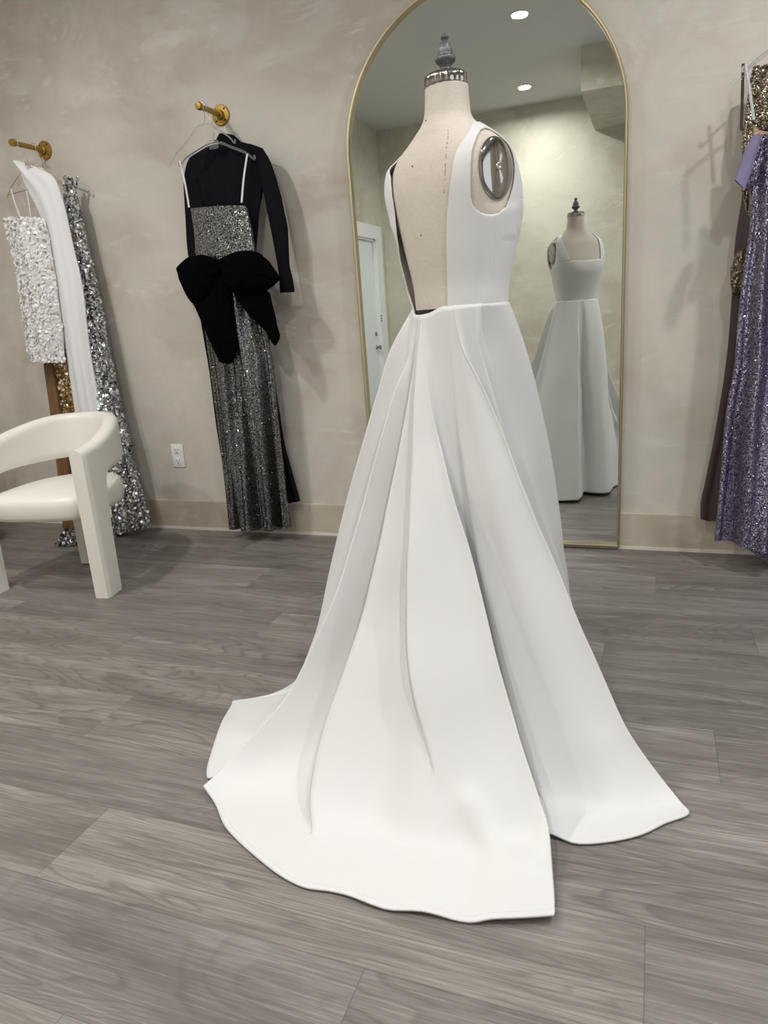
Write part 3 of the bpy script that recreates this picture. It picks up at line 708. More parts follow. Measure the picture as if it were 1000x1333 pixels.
 [[-0.5342,1.7088,1.097],[-0.5343,1.6914,0.9818],[-0.5344,1.6627,0.8587],[-0.5346,1.6241,0.7313],[-0.5348,1.5771,0.6031],[-0.5351,1.5232,0.4778],[-0.5354,1.4637,0.3588],[-0.5357,1.4002,0.2499],[-0.536,1.334,0.1545],[-0.5363,1.2668,0.0762],[-0.5366,1.1998,0.0187],[-0.5369,1.1347,0.006],[-0.5372,1.0728,0.006],[-0.5375,1.0156,0.006]],
 [[-0.5358,1.7102,1.097],[-0.5522,1.6946,0.9828],[-0.5731,1.6678,0.8623],[-0.595,1.6318,0.7386],[-0.6167,1.5877,0.6149],[-0.6381,1.5365,0.4941],[-0.6583,1.479,0.3795],[-0.6851,1.4133,0.274],[-0.7099,1.3432,0.1807],[-0.72,1.2741,0.1028],[-0.7094,1.209,0.0432],[-0.676,1.1494,0.006],[-0.6731,1.0764,0.006],[-0.6408,1.0127,0.006]],
 [[-0.5406,1.7148,1.097],[-0.5424,1.7085,0.991],[-0.5468,1.6932,0.8767],[-0.5537,1.6691,0.7575],[-0.563,1.6368,0.6365],[-0.5745,1.5967,0.5171],[-0.5882,1.5491,0.4024],[-0.6039,1.4945,0.2958],[-0.6214,1.4333,0.2004],[-0.6408,1.366,0.1195],[-0.6617,1.2929,0.0564],[-0.6842,1.2145,0.0142],[-0.7082,1.1313,0.006],[-0.7334,1.0435,0.006]],
 [[-0.5479,1.7225,1.0972],[-0.55,1.7187,0.9959],[-0.5563,1.7073,0.8865],[-0.5667,1.6884,0.7719],[-0.5811,1.6623,0.6553],[-0.5995,1.629,0.5395],[-0.6218,1.5886,0.4277],[-0.6478,1.5413,0.3227],[-0.6777,1.4873,0.2277],[-0.7112,1.4266,0.1455],[-0.7482,1.3593,0.0793],[-0.7889,1.2857,0.032],[-0.8329,1.2059,0.0065],[-0.8803,1.1199,0.006]],
 [[-0.5567,1.7337,1.0989],[-0.5677,1.7185,1.0023],[-0.5821,1.6984,0.8983],[-0.6001,1.6734,0.7895],[-0.6214,1.6437,0.6784],[-0.646,1.6094,0.5678],[-0.6739,1.5707,0.4601],[-0.7049,1.5276,0.3579],[-0.7389,1.4803,0.2638],[-0.7758,1.4288,0.1805],[-0.8157,1.3734,0.1105],[-0.8583,1.3141,0.0563],[-0.9036,1.251,0.0206],[-0.9515,1.1844,0.006]],
 [[-0.5624,1.7427,1.1022],[-0.5711,1.7243,1.0084],[-0.6084,1.6921,0.9063],[-0.638,1.6597,0.7987],[-0.6669,1.6249,0.6881],[-0.695,1.5877,0.5776],[-0.7252,1.5476,0.4698],[-0.7628,1.5028,0.3675],[-0.7983,1.4569,0.2736],[-0.8401,1.4073,0.1908],[-0.8926,1.3526,0.1219],[-0.9387,1.2991,0.0695],[-0.9729,1.2493,0.0367],[-0.991,1.205,0.026]],
 [[-0.563,1.7436,1.1025],[-0.5714,1.7249,1.009],[-0.611,1.6915,0.9071],[-0.6418,1.6583,0.7996],[-0.6714,1.623,0.6891],[-0.6999,1.5855,0.5786],[-0.7303,1.5453,0.4708],[-0.7685,1.5003,0.3685],[-0.8042,1.4546,0.2746],[-0.8465,1.4052,0.1918],[-0.9002,1.3505,0.123],[-0.9466,1.2976,0.0708],[-0.9798,1.2491,0.0383],[-0.9949,1.207,0.028]],
 [[-0.5633,1.7442,1.1029],[-0.5717,1.7264,1.0091],[-0.6087,1.6949,0.9073],[-0.6381,1.6633,0.8001],[-0.6668,1.6293,0.6901],[-0.6948,1.5929,0.5802],[-0.7249,1.5537,0.473],[-0.7626,1.5096,0.3712],[-0.7984,1.4645,0.2776],[-0.8407,1.4155,0.1948],[-0.8938,1.3611,0.1256],[-0.9407,1.3079,0.0725],[-0.9761,1.2582,0.0385],[-0.9956,1.2138,0.026]],
 [[-0.5666,1.7504,1.1064],[-0.5743,1.742,1.0099],[-0.5857,1.7298,0.9089],[-0.6008,1.7136,0.8052],[-0.6199,1.693,0.7006],[-0.6432,1.668,0.5968],[-0.6708,1.6383,0.4956],[-0.703,1.6037,0.3988],[-0.7399,1.5641,0.308],[-0.7818,1.5191,0.225],[-0.8287,1.4687,0.1515],[-0.881,1.4125,0.0894],[-0.9387,1.3505,0.0403],[-1.0022,1.2823,0.006]],
 [[-0.5696,1.7572,1.112],[-0.5777,1.7484,1.0119],[-0.5895,1.7355,0.9038],[-0.6053,1.7184,0.7905],[-0.6253,1.6967,0.6749],[-0.6496,1.6704,0.5599],[-0.6784,1.6391,0.4483],[-0.712,1.6026,0.3431],[-0.7505,1.5608,0.2471],[-0.7942,1.5134,0.1632],[-0.8432,1.4602,0.0942],[-0.8978,1.401,0.0431],[-0.9581,1.3356,0.0128],[-1.0243,1.2637,0.006]],
 [[-0.572,1.7641,1.112],[-0.5862,1.7549,1.0159],[-0.6042,1.7431,0.9104],[-0.6264,1.7287,0.7987],[-0.6528,1.7116,0.6838],[-0.6835,1.6917,0.5686],[-0.7187,1.6688,0.4564],[-0.7586,1.6429,0.35],[-0.8032,1.6139,0.2526],[-0.8528,1.5818,0.1671],[-0.9075,1.5463,0.0967],[-0.9673,1.5074,0.0443],[-1.0326,1.465,0.0131],[-1.1034,1.4191,0.006]],
 [[-0.5744,1.7736,1.112],[-0.6299,1.7544,1.015],[-0.6679,1.7421,0.9071],[-0.7077,1.7293,0.792],[-0.7499,1.716,0.6731],[-0.7883,1.7042,0.5538],[-0.8235,1.6938,0.4376],[-0.8564,1.6845,0.3281],[-0.8885,1.6757,0.2287],[-0.9256,1.6651,0.143],[-0.9628,1.6545,0.0743],[-1.0116,1.6398,0.0263],[-1.14,1.5959,0.0066],[-1.159,1.5923,0.006]],
 [[-0.5746,1.7745,1.112],[-0.6342,1.7544,1.0149],[-0.6742,1.742,0.9068],[-0.7157,1.7294,0.7913],[-0.7595,1.7164,0.672],[-0.7987,1.7054,0.5523],[-0.8339,1.6963,0.4357],[-0.8661,1.6886,0.3259],[-0.8969,1.6818,0.2263],[-0.9328,1.6733,0.1406],[-0.9683,1.6652,0.0721],[-1.016,1.6529,0.0245],[-1.1506,1.6088,0.006],[-1.1645,1.6094,0.006]],
 [[-0.5747,1.7761,1.112],[-0.6304,1.7574,1.0151],[-0.6684,1.7457,0.9075],[-0.7082,1.7337,0.7927],[-0.7503,1.7212,0.6743],[-0.7886,1.7105,0.5555],[-0.8236,1.7014,0.4397],[-0.8563,1.6936,0.3306],[-0.8881,1.6864,0.2314],[-0.925,1.6775,0.1458],[-0.9619,1.6689,0.0769],[-1.0104,1.6564,0.0284],[-1.1384,1.6148,0.0079],[-1.1571,1.6137,0.006]],
 [[-0.576,1.7918,1.112],[-0.5915,1.7877,1.017],[-0.6101,1.7827,0.9146],[-0.6321,1.7769,0.8073],[-0.6575,1.7701,0.6975],[-0.6868,1.7623,0.5878],[-0.72,1.7535,0.4805],[-0.7575,1.7436,0.3781],[-0.7993,1.7324,0.2831],[-0.8458,1.7201,0.1981],[-0.8972,1.7064,0.1254],[-0.9537,1.6914,0.0675],[-1.0155,1.675,0.0269],[-1.0828,1.6571,0.006]],
 [[-0.5693,1.8224,1.112],[-0.5914,1.8171,1.0234],[-0.6154,1.8113,0.9303],[-0.6413,1.8051,0.8339],[-0.6691,1.7984,0.7359],[-0.6992,1.7912,0.6375],[-0.7315,1.7834,0.5401],[-0.7662,1.7751,0.4452],[-0.8034,1.7662,0.3542],[-0.8433,1.7566,0.2684],[-0.8859,1.7464,0.1893],[-0.9315,1.7354,0.1182],[-0.9801,1.7238,0.0567],[-1.0319,1.7113,0.006]],
 [[-0.5484,1.8546,1.112],[-0.5661,1.8584,1.029],[-0.5844,1.8624,0.9429],[-0.6034,1.8665,0.8544],[-0.6232,1.8708,0.7644],[-0.6438,1.8753,0.6735],[-0.6654,1.88,0.5825],[-0.688,1.8849,0.4922],[-0.7118,1.89,0.4033],[-0.7367,1.8954,0.3166],[-0.7629,1.9011,0.2327],[-0.7905,1.9071,0.1525],[-0.8195,1.9134,0.0767],[-0.85,1.92,0.006]],
 [[-0.5144,1.8793,1.112],[-0.5305,1.897,1.0329],[-0.5469,1.9151,0.9495],[-0.5637,1.9336,0.8626],[-0.581,1.9526,0.7732],[-0.5987,1.9722,0.6822],[-0.6169,1.9922,0.5906],[-0.6356,2.0128,0.4991],[-0.6548,2.034,0.4088],[-0.6746,2.0559,0.3205],[-0.695,2.0784,0.2351],[-0.716,2.1015,0.1537],[-0.7377,2.1254,0.077],[-0.76,2.15,0.006]],
 [[-0.4811,1.8871,1.112],[-0.4937,1.9182,1.0368],[-0.5065,1.9499,0.9561],[-0.5196,1.9824,0.8709],[-0.5329,2.0154,0.7822],[-0.5465,2.049,0.6912],[-0.5603,2.0831,0.599],[-0.5742,2.1176,0.5066],[-0.5883,2.1524,0.4152],[-0.6025,2.1876,0.3257],[-0.6168,2.223,0.2394],[-0.6311,2.2585,0.1573],[-0.6456,2.2942,0.0805],[-0.66,2.33,0.01]],
 [[-0.4572,1.886,1.112],[-0.4623,1.9264,1.0377],[-0.4677,1.9684,0.9591],[-0.4733,2.0119,0.877],[-0.479,2.0564,0.7921],[-0.4848,2.1018,0.705],[-0.4906,2.1475,0.6164],[-0.4965,2.1935,0.527],[-0.5024,2.2393,0.4375],[-0.5082,2.2846,0.3485],[-0.5139,2.3291,0.2608],[-0.5195,2.3726,0.175],[-0.5248,2.4147,0.0919],[-0.53,2.455,0.012]],
 [[-0.4365,1.881,1.112],[-0.4332,1.9225,1.0377],[-0.4295,1.9664,0.9591],[-0.4257,2.0122,0.8771],[-0.4218,2.0595,0.7923],[-0.4178,2.1075,0.7054],[-0.4138,2.156,0.6171],[-0.4098,2.2042,0.5281],[-0.4058,2.2517,0.4391],[-0.402,2.298,0.351],[-0.3984,2.3424,0.2642],[-0.3949,2.3844,0.1795],[-0.3918,2.4237,0.0976],[-0.389,2.4596,0.0193]],
 [[-0.4345,1.8805,1.112],[-0.4303,1.9221,1.0377],[-0.4257,1.9662,0.9591],[-0.421,2.0122,0.8771],[-0.4161,2.0598,0.7923],[-0.4112,2.1081,0.7054],[-0.4062,2.1568,0.6172],[-0.4012,2.2053,0.5282],[-0.3963,2.2529,0.4393],[-0.3915,2.2993,0.3512],[-0.387,2.3437,0.2645],[-0.3826,2.3856,0.1799],[-0.3786,2.4246,0.0982],[-0.375,2.46,0.02]],
 [[-0.4336,1.8801,1.112],[-0.4295,1.9202,1.0377],[-0.4249,1.9627,0.9591],[-0.4203,2.0073,0.8771],[-0.4155,2.0536,0.7923],[-0.4106,2.1007,0.7054],[-0.4056,2.1483,0.6172],[-0.4006,2.196,0.5282],[-0.3956,2.243,0.4393],[-0.3908,2.289,0.3512],[-0.3862,2.3332,0.2645],[-0.3816,2.3753,0.1799],[-0.3775,2.4148,0.0982],[-0.3736,2.451,0.02]],
 [[-0.4241,1.8765,1.112],[-0.4209,1.9005,1.0377],[-0.4173,1.9277,0.9591],[-0.4133,1.9577,0.8771],[-0.409,1.9904,0.7923],[-0.4043,2.0255,0.7054],[-0.3994,2.0627,0.6172],[-0.3942,2.1017,0.5282],[-0.3889,2.1424,0.4393],[-0.3833,2.1843,0.3512],[-0.3776,2.2273,0.2645],[-0.3718,2.2711,0.1799],[-0.3659,2.3154,0.0982],[-0.36,2.36,0.02]],
 [[-0.4135,1.8716,1.112],[-0.4108,1.8913,1.0377],[-0.4078,1.9137,0.9591],[-0.4045,1.9385,0.8771],[-0.4009,1.9654,0.7923],[-0.397,1.9943,0.7054],[-0.3929,2.025,0.6172],[-0.3886,2.0572,0.5282],[-0.3841,2.0906,0.4393],[-0.3794,2.1252,0.3512],[-0.3747,2.1606,0.2645],[-0.3698,2.1967,0.1799],[-0.3649,2.2333,0.0982],[-0.36,2.27,0.02]],
 [[-0.4047,1.8668,1.112],[-0.399,1.8923,1.0377],[-0.3928,1.9198,0.9591],[-0.3863,1.9491,0.8771],[-0.3794,1.98,0.7923],[-0.3722,2.0122,0.7054],[-0.3647,2.0455,0.6172],[-0.3571,2.0797,0.5282],[-0.3493,2.1145,0.4393],[-0.3414,2.1497,0.3512],[-0.3335,2.1851,0.2645],[-0.3256,2.2204,0.1799],[-0.3177,2.2555,0.0982],[-0.31,2.29,0.02]]]
def hermite_rows(L, sub, closed):
    """curves L (lists of Vectors) blended crosswise with chord-length Catmull-Rom"""
    N = len(L); K = []
    for i in range(N):
        a, b_ = L[i], L[(i + 1) % N]
        K.append(max(0.004, sum((a[k] - b_[k]).length for k in (4, 7, 10, 13)) / 4))
    out = []
    for i in range(N):
        p, q, r, s = L[i - 1], L[i], L[(i + 1) % N], L[(i + 2) % N]
        d0, d1, d2 = K[i - 1], K[i], K[(i + 1) % N]
        ns = max(3, int(sub * d1 / 0.08))
        for j in range(ns):
            t = j / ns; row = []
            h00 = 2 * t ** 3 - 3 * t ** 2 + 1; h10 = t ** 3 - 2 * t ** 2 + t; h01 = -2 * t ** 3 + 3 * t ** 2; h11 = t ** 3 - t ** 2
            for k in range(len(q)):
                m0 = ((r[k] - q[k]) / d1 * d0 + (q[k] - p[k]) / d0 * d1) / (d0 + d1)
                m1 = ((s[k] - r[k]) / d2 * d1 + (r[k] - q[k]) / d1 * d2) / (d1 + d2)
                row.append(q[k] * h00 + m0 * d1 * h10 + r[k] * h01 + m1 * d1 * h11)
            out.append(row)
    return out
L = [[Vector(p) for p in row] for row in SKIRT]
cols = hermite_rows(L, 7, True)
# soft rolls where the standing cloth buckles on meeting the floor
SOFT = [([(-.344, 1.256), (-.269, 1.200), (-.209, 1.173), (-.182, 1.198), (-.173, 1.256)], .016),
        ([(-.334, 1.651), (-.241, 1.546), (-.160, 1.487), (-.090, 1.499), (-.038, 1.589), (-.005, 1.698)], .018)]
def seg_dist(p, a, b_):
    ax, ay = a; bx_, by_ = b_; dx, dy = bx_ - ax, by_ - ay
    t = max(0, min(1, ((p.x - ax) * dx + (p.y - ay) * dy) / (dx * dx + dy * dy)))
    return math.hypot(p.x - ax - t * dx, p.y - ay - t * dy)
cols = [smooth_path(c, 6) for c in cols]
for c in cols:
    for k, p in enumerate(c):
        f = k / (len(c) - 1)
        if 0.12 < f:      # gentle unevenness of the heavy cloth
            p += Vector((noise.noise(p * 5.0), noise.noise(p * 5.0 + Vector((9, 4, 2))), 0)) * 0.007 * sm(.12, .4, f) * (1 - sm(.78, .95, f))
        p.z = max(p.z, 0.0065)
        if f > .55 and p.z < .16:
            for line, hgt in SOFT:
                d = min(seg_dist(p, a, b_) for a, b_ in zip(line, line[1:]))
                p.z += hgt * math.exp(-(d / .026) ** 2) * sm(.16, .06, p.z)
        if f > 0.75:      # slack ripples where the cloth meets the floor
            w = (f - .75) / .25
            p.z += 0.006 * w * max(0, noise.noise(p * 7.0))
rows = [[c[k] for c in cols] for k in range(len(cols[0]))]
sk = grid_mesh('skirt', rows, M['gown'], None, closed_u=True)
bm = bmesh.new(); bm.from_mesh(sk.data); bmesh.ops.recalc_face_normals(bm, faces=bm.faces); bm.to_mesh(sk.data); bm.free()
solidify(sk, 0.004, 0.0)
keep(sk, gown)
hp = []
for c in cols:
    d = 0; k = len(c) - 1
    while d < .013: d += (c[k] - c[k - 1]).length; k -= 1
    q = c[k].lerp(c[k + 1], (d - .013) / max(1e-6, (c[k] - c[k + 1]).length)); q = q + Vector((0, 0, .0016))
    if not hp or (q - hp[-1]).length > .008: hp.append(q)
bm = bmesh.new(); add_tube(bm, hp, .0011, 6, closed=True)
keep(obj('hem_seam', bm, M['gown'], None), gown)

# ------------------------------------------------------------------ hanging garments
G = {"ms_bodice":{"y":3.1,"L":[[-2.085,1.656],[-2.084,1.605],[-2.084,1.555],[-2.087,1.504],[-2.09,1.454],[-2.092,1.403]],"R":[[-1.78,1.635],[-1.773,1.583],[-1.767,1.531],[-1.764,1.478],[-1.761,1.426],[-1.758,1.373]]},
 "ms_skirt":{"y":3.12,"L":[[-2.096,1.44],[-2.101,1.347],[-2.105,1.255],[-2.106,1.162],[-2.107,1.07],[-2.107,0.977],[-2.107,0.884],[-2.108,0.792],[-2.108,0.699],[-2.109,0.607],[-2.11,0.514],[-2.112,0.421],[-2.114,0.329],[-2.117,0.236],[-2.12,0.144],[-2.124,0.051]],"R":[[-1.773,1.41],[-1.766,1.321],[-1.761,1.232],[-1.762,1.142],[-1.76,1.053],[-1.748,0.964],[-1.745,0.875],[-1.747,0.786],[-1.749,0.696],[-1.75,0.607],[-1.75,0.518],[-1.749,0.428],[-1.748,0.339],[-1.746,0.249],[-1.744,0.16],[-1.742,0.071]]},
 "bow_l":{"y":3.02,"P":[[-1.921,1.409],[-1.96,1.426],[-2.009,1.441],[-2.079,1.437],[-2.126,1.417],[-2.162,1.389],[-2.152,1.346],[-2.136,1.288],[-2.098,1.221],[-2.045,1.224],[-1.988,1.255],[-1.938,1.3],[-1.912,1.36]]},
 "bow_r":{"y":3.02,"P":[[-1.921,1.409],[-1.885,1.422],[-1.817,1.436],[-1.747,1.436],[-1.701,1.419],[-1.659,1.378],[-1.628,1.336],[-1.609,1.294],[-1.648,1.27],[-1.692,1.246],[-1.753,1.248],[-1.826,1.26],[-1.89,1.282],[-1.912,1.36]]},
 "tail_l":{"y":3.03,"P":[[-2.104,1.228],[-2.051,1.231],[-1.934,1.369],[-1.909,1.36],[-1.888,1.275],[-1.882,1.177],[-1.879,1.049],[-1.884,0.984],[-1.923,0.931],[-1.949,0.928],[-1.992,0.937],[-2.013,0.997],[-2.051,1.095],[-2.083,1.194]]},
 "tail_r":{"y":3.035,"P":[[-1.913,1.361],[-1.875,1.33],[-1.699,1.254],[-1.681,1.242],[-1.67,1.169],[-1.659,1.089],[-1.65,1.036],[-1.683,0.995],[-1.734,1.083],[-1.805,1.144],[-1.856,1.231],[-1.899,1.283]]},
 "bk_body":{"y":3.17,"L":[[-2.007,1.924],[-2.102,1.893],[-2.151,1.809],[-2.165,1.71],[-2.175,1.61],[-2.185,1.51],[-2.185,1.41],[-2.177,1.31],[-2.168,1.21],[-2.163,1.109],[-2.159,1.009],[-2.154,0.909],[-2.154,0.808],[-2.155,0.708],[-2.156,0.607],[-2.153,0.507],[-2.149,0.407],[-2.144,0.306],[-2.141,0.206],[-2.142,0.106]],"R":[[-1.818,1.924],[-1.736,1.883],[-1.711,1.794],[-1.727,1.703],[-1.758,1.614],[-1.779,1.522],[-1.799,1.429],[-1.789,1.335],[-1.78,1.241],[-1.78,1.146],[-1.78,1.051],[-1.78,0.956],[-1.777,0.862],[-1.772,0.767],[-1.767,0.672],[-1.763,0.578],[-1.754,0.483],[-1.737,0.39],[-1.72,0.297],[-1.703,0.204]]},
 "bk_sleeve":{"y":3.15,"L":[[-1.76,1.903],[-1.741,1.845],[-1.726,1.787],[-1.719,1.726],[-1.711,1.666],[-1.705,1.606],[-1.698,1.545],[-1.691,1.485],[-1.685,1.425],[-1.679,1.364],[-1.678,1.304],[-1.682,1.243]],"R":[[-1.695,1.875],[-1.666,1.823],[-1.648,1.767],[-1.635,1.71],[-1.623,1.652],[-1.616,1.593],[-1.608,1.535],[-1.61,1.476],[-1.614,1.417],[-1.617,1.358],[-1.608,1.299],[-1.604,1.24]]},
 "bk_collar":{"y":3.17,"L":[[-1.923,1.971],[-1.939,1.953],[-1.958,1.94],[-1.979,1.928],[-1.999,1.917]],"R":[[-1.846,1.954],[-1.833,1.94],[-1.82,1.927],[-1.806,1.914],[-1.792,1.901]]},
 "ws_body":{"y":3.06,"L":[[-3.207,1.73],[-3.205,1.663],[-3.202,1.597],[-3.197,1.531],[-3.193,1.465],[-3.198,1.398],[-3.203,1.332],[-3.207,1.266],[-3.211,1.2],[-3.214,1.133],[-3.226,1.068],[-3.209,1.005]],"R":[[-2.951,1.702],[-2.935,1.638],[-2.936,1.572],[-2.938,1.505],[-2.939,1.439],[-2.944,1.373],[-2.95,1.307],[-2.955,1.241],[-2.96,1.175],[-2.965,1.109],[-2.976,1.044],[-2.986,0.979]]},
 "wg_main":{"y":3.09,"L":[[-3.083,1.984],[-3.052,1.874],[-3.012,1.768],[-2.98,1.66],[-2.976,1.547],[-2.983,1.434],[-2.989,1.32],[-2.996,1.207],[-2.994,1.093],[-2.995,0.98],[-3.001,0.867],[-3.007,0.753],[-3.009,0.64],[-3.009,0.526],[-3.007,0.412],[-2.994,0.299],[-2.984,0.186],[-2.99,0.073]],"R":[[-3.074,1.997],[-2.964,1.953],[-2.863,1.891],[-2.831,1.779],[-2.821,1.661],[-2.815,1.542],[-2.804,1.424],[-2.805,1.306],[-2.816,1.188],[-2.825,1.069],[-2.829,0.951],[-2.829,0.832],[-2.829,0.713],[-2.823,0.595],[-2.816,0.477],[-2.81,0.358],[-2.806,0.239],[-2.802,0.121]]},
 "ss_gown":{"y":3.16,"L":[[-2.832,1.897],[-2.859,1.8],[-2.876,1.701],[-2.881,1.6],[-2.884,1.5],[-2.884,1.399],[-2.89,1.299],[-2.897,1.198],[-2.902,1.098],[-2.906,0.997],[-2.911,0.897],[-2.917,0.796],[-2.92,0.696],[-2.921,0.595],[-2.923,0.494],[-2.925,0.394],[-2.928,0.293],[-2.929,0.193],[-2.932,0.092],[-2.944,-0.008]],"R":[[-2.813,1.894],[-2.799,1.798],[-2.789,1.701],[-2.784,1.603],[-2.774,1.506],[-2.765,1.409],[-2.757,1.312],[-2.752,1.215],[-2.747,1.118],[-2.743,1.02],[-2.735,0.923],[-2.727,0.826],[-2.718,0.729],[-2.701,0.633],[-2.689,0.536],[-2.682,0.439],[-2.659,0.344],[-2.639,0.249],[-2.623,0.153],[-2.608,0.057]]},
 "br_gown":{"y":3.14,"L":[[-3.234,1.118],[-3.211,1.015],[-3.218,0.91],[-3.226,0.805],[-3.234,0.7],[-3.245,0.595],[-3.256,0.491],[-3.266,0.386],[-3.277,0.281],[-3.29,0.176],[-3.306,0.072],[-3.322,-0.032]],"R":[[-3.134,1.113],[-3.139,1.01],[-3.141,0.906],[-3.145,0.803],[-3.149,0.7],[-3.154,0.597],[-3.159,0.494],[-3.167,0.392],[-3.177,0.289],[-3.188,0.187],[-3.203,0.084],[-3.218,-0.018]]},
 "gs_gown":{"y":3.12,"L":[[-3.147,1.114],[-3.132,1.049],[-3.118,0.983],[-3.118,0.915],[-3.117,0.848],[-3.12,0.781],[-3.123,0.713],[-3.126,0.646],[-3.128,0.578],[-3.13,0.511]],"R":[[-2.965,1.104],[-2.972,1.038],[-2.979,0.972],[-2.987,0.907],[-2.996,0.841],[-3.004,0.775],[-3.011,0.709],[-3.018,0.643],[-3.023,0.577],[-3.029,0.511]]},
 "br_side":{"y":3.13,"L":[[-2.855,1.642],[-2.869,1.509],[-2.882,1.377],[-2.893,1.244],[-2.902,1.111],[-2.907,0.978]],"R":[[-2.825,1.639],[-2.826,1.506],[-2.826,1.373],[-2.835,1.24],[-2.846,1.108],[-2.855,0.975]]},
 "ss_train":{"y":2.88,"L":[[-3.037,0.08],[-3.055,0.055],[-3.073,0.03],[-3.09,0.004],[-3.107,-0.022]],"R":[[-2.936,0.093],[-2.931,0.066],[-2.927,0.038],[-2.928,0.01],[-2.93,-0.018]]},
 "pl_body":{"y":3.17,"L":[[0.281,1.67],[0.287,1.591],[0.293,1.512],[0.294,1.432],[0.286,1.353],[0.28,1.274],[0.28,1.195],[0.28,1.116],[0.279,1.036],[0.278,0.957],[0.276,0.877],[0.271,0.798],[0.265,0.719],[0.257,0.64],[0.249,0.561],[0.24,0.482],[0.229,0.404],[0.219,0.325],[0.207,0.246],[0.21,0.169]],"R":[[0.367,1.657],[0.377,1.579],[0.391,1.502],[0.403,1.424],[0.408,1.346],[0.414,1.267],[0.419,1.189],[0.424,1.11],[0.428,1.032],[0.429,0.953],[0.431,0.874],[0.43,0.796],[0.428,0.717],[0.422,0.639],[0.416,0.56],[0.41,0.482],[0.405,0.403],[0.4,0.325],[0.39,0.247],[0.381,0.169]]},
 "bz_top":{"y":3.16,"L":[[0.305,1.868],[0.299,1.84],[0.294,1.812],[0.293,1.783],[0.291,1.754],[0.29,1.725],[0.287,1.696],[0.285,1.667]],"R":[[0.495,1.85],[0.493,1.819],[0.49,1.787],[0.487,1.756],[0.485,1.724],[0.482,1.693],[0.48,1.661],[0.477,1.63]]},
 "bz_hip":{"y":3.13,"P":[[0.291,1.246],[0.324,1.264],[0.365,1.228],[0.357,1.146],[0.326,1.098],[0.277,1.079],[0.269,1.131],[0.266,1.176],[0.275,1.214]]},
 "bz_side":{"y":3.13,"P":[[0.277,1.663],[0.312,1.665],[0.336,1.444],[0.332,1.344],[0.321,1.359],[0.301,1.393],[0.287,1.461],[0.284,1.552]]},
 "pu_body":{"y":3.06,"L":[[0.307,1.62],[0.306,1.549],[0.307,1.478],[0.31,1.406],[0.316,1.335],[0.312,1.264],[0.306,1.193],[0.301,1.122],[0.298,1.05],[0.295,0.979],[0.294,0.908],[0.294,0.836],[0.287,0.765],[0.278,0.694],[0.272,0.623],[0.271,0.552],[0.269,0.481],[0.267,0.409],[0.265,0.338],[0.262,0.267],[0.259,0.195],[0.256,0.124]],"R":[[0.544,1.594],[0.544,1.52],[0.545,1.447],[0.537,1.375],[0.539,1.303],[0.565,1.235],[0.587,1.165],[0.609,1.095],[0.626,1.024],[0.644,0.953],[0.661,0.882],[0.679,0.81],[0.69,0.738],[0.701,0.665],[0.712,0.593],[0.722,0.52],[0.732,0.448],[0.744,0.375],[0.755,0.303],[0.764,0.23],[0.773,0.157],[0.782,0.085]]},
 "cuffband":{"y":3.035,"P":[[0.333,1.617],[0.362,1.608],[0.348,1.544],[0.324,1.459],[0.305,1.444],[0.285,1.449],[0.297,1.498],[0.318,1.56]]},
 "tan":{"y":3.05,"P":[[0.306,1.658],[0.317,1.639],[0.361,1.625],[0.362,1.611],[0.306,1.619]]},
 "pu_train":{"y":3.02,"L":[[0.325,0.147],[0.351,0.125],[0.374,0.101],[0.4,0.079],[0.428,0.06]],"R":[[0.736,0.158],[0.728,0.131],[0.714,0.106],[0.69,0.09],[0.667,0.073]]},
 "pu_cuff":{"y":3.0,"L":[[0.298,1.613],[0.29,1.594],[0.281,1.576],[0.274,1.557],[0.268,1.538],[0.262,1.518],[0.256,1.498],[0.251,1.479]],"R":[[0.332,1.611],[0.325,1.587],[0.319,1.562],[0.313,1.538],[0.308,1.514],[0.302,1.49],[0.294,1.466],[0.287,1.442]]}}
def catm(P, n):
    P = [Vector((p[0], p[1], 0)) for p in P]
    Q = smooth_path(P, n); return [(q.x, q.y) for q in Q]
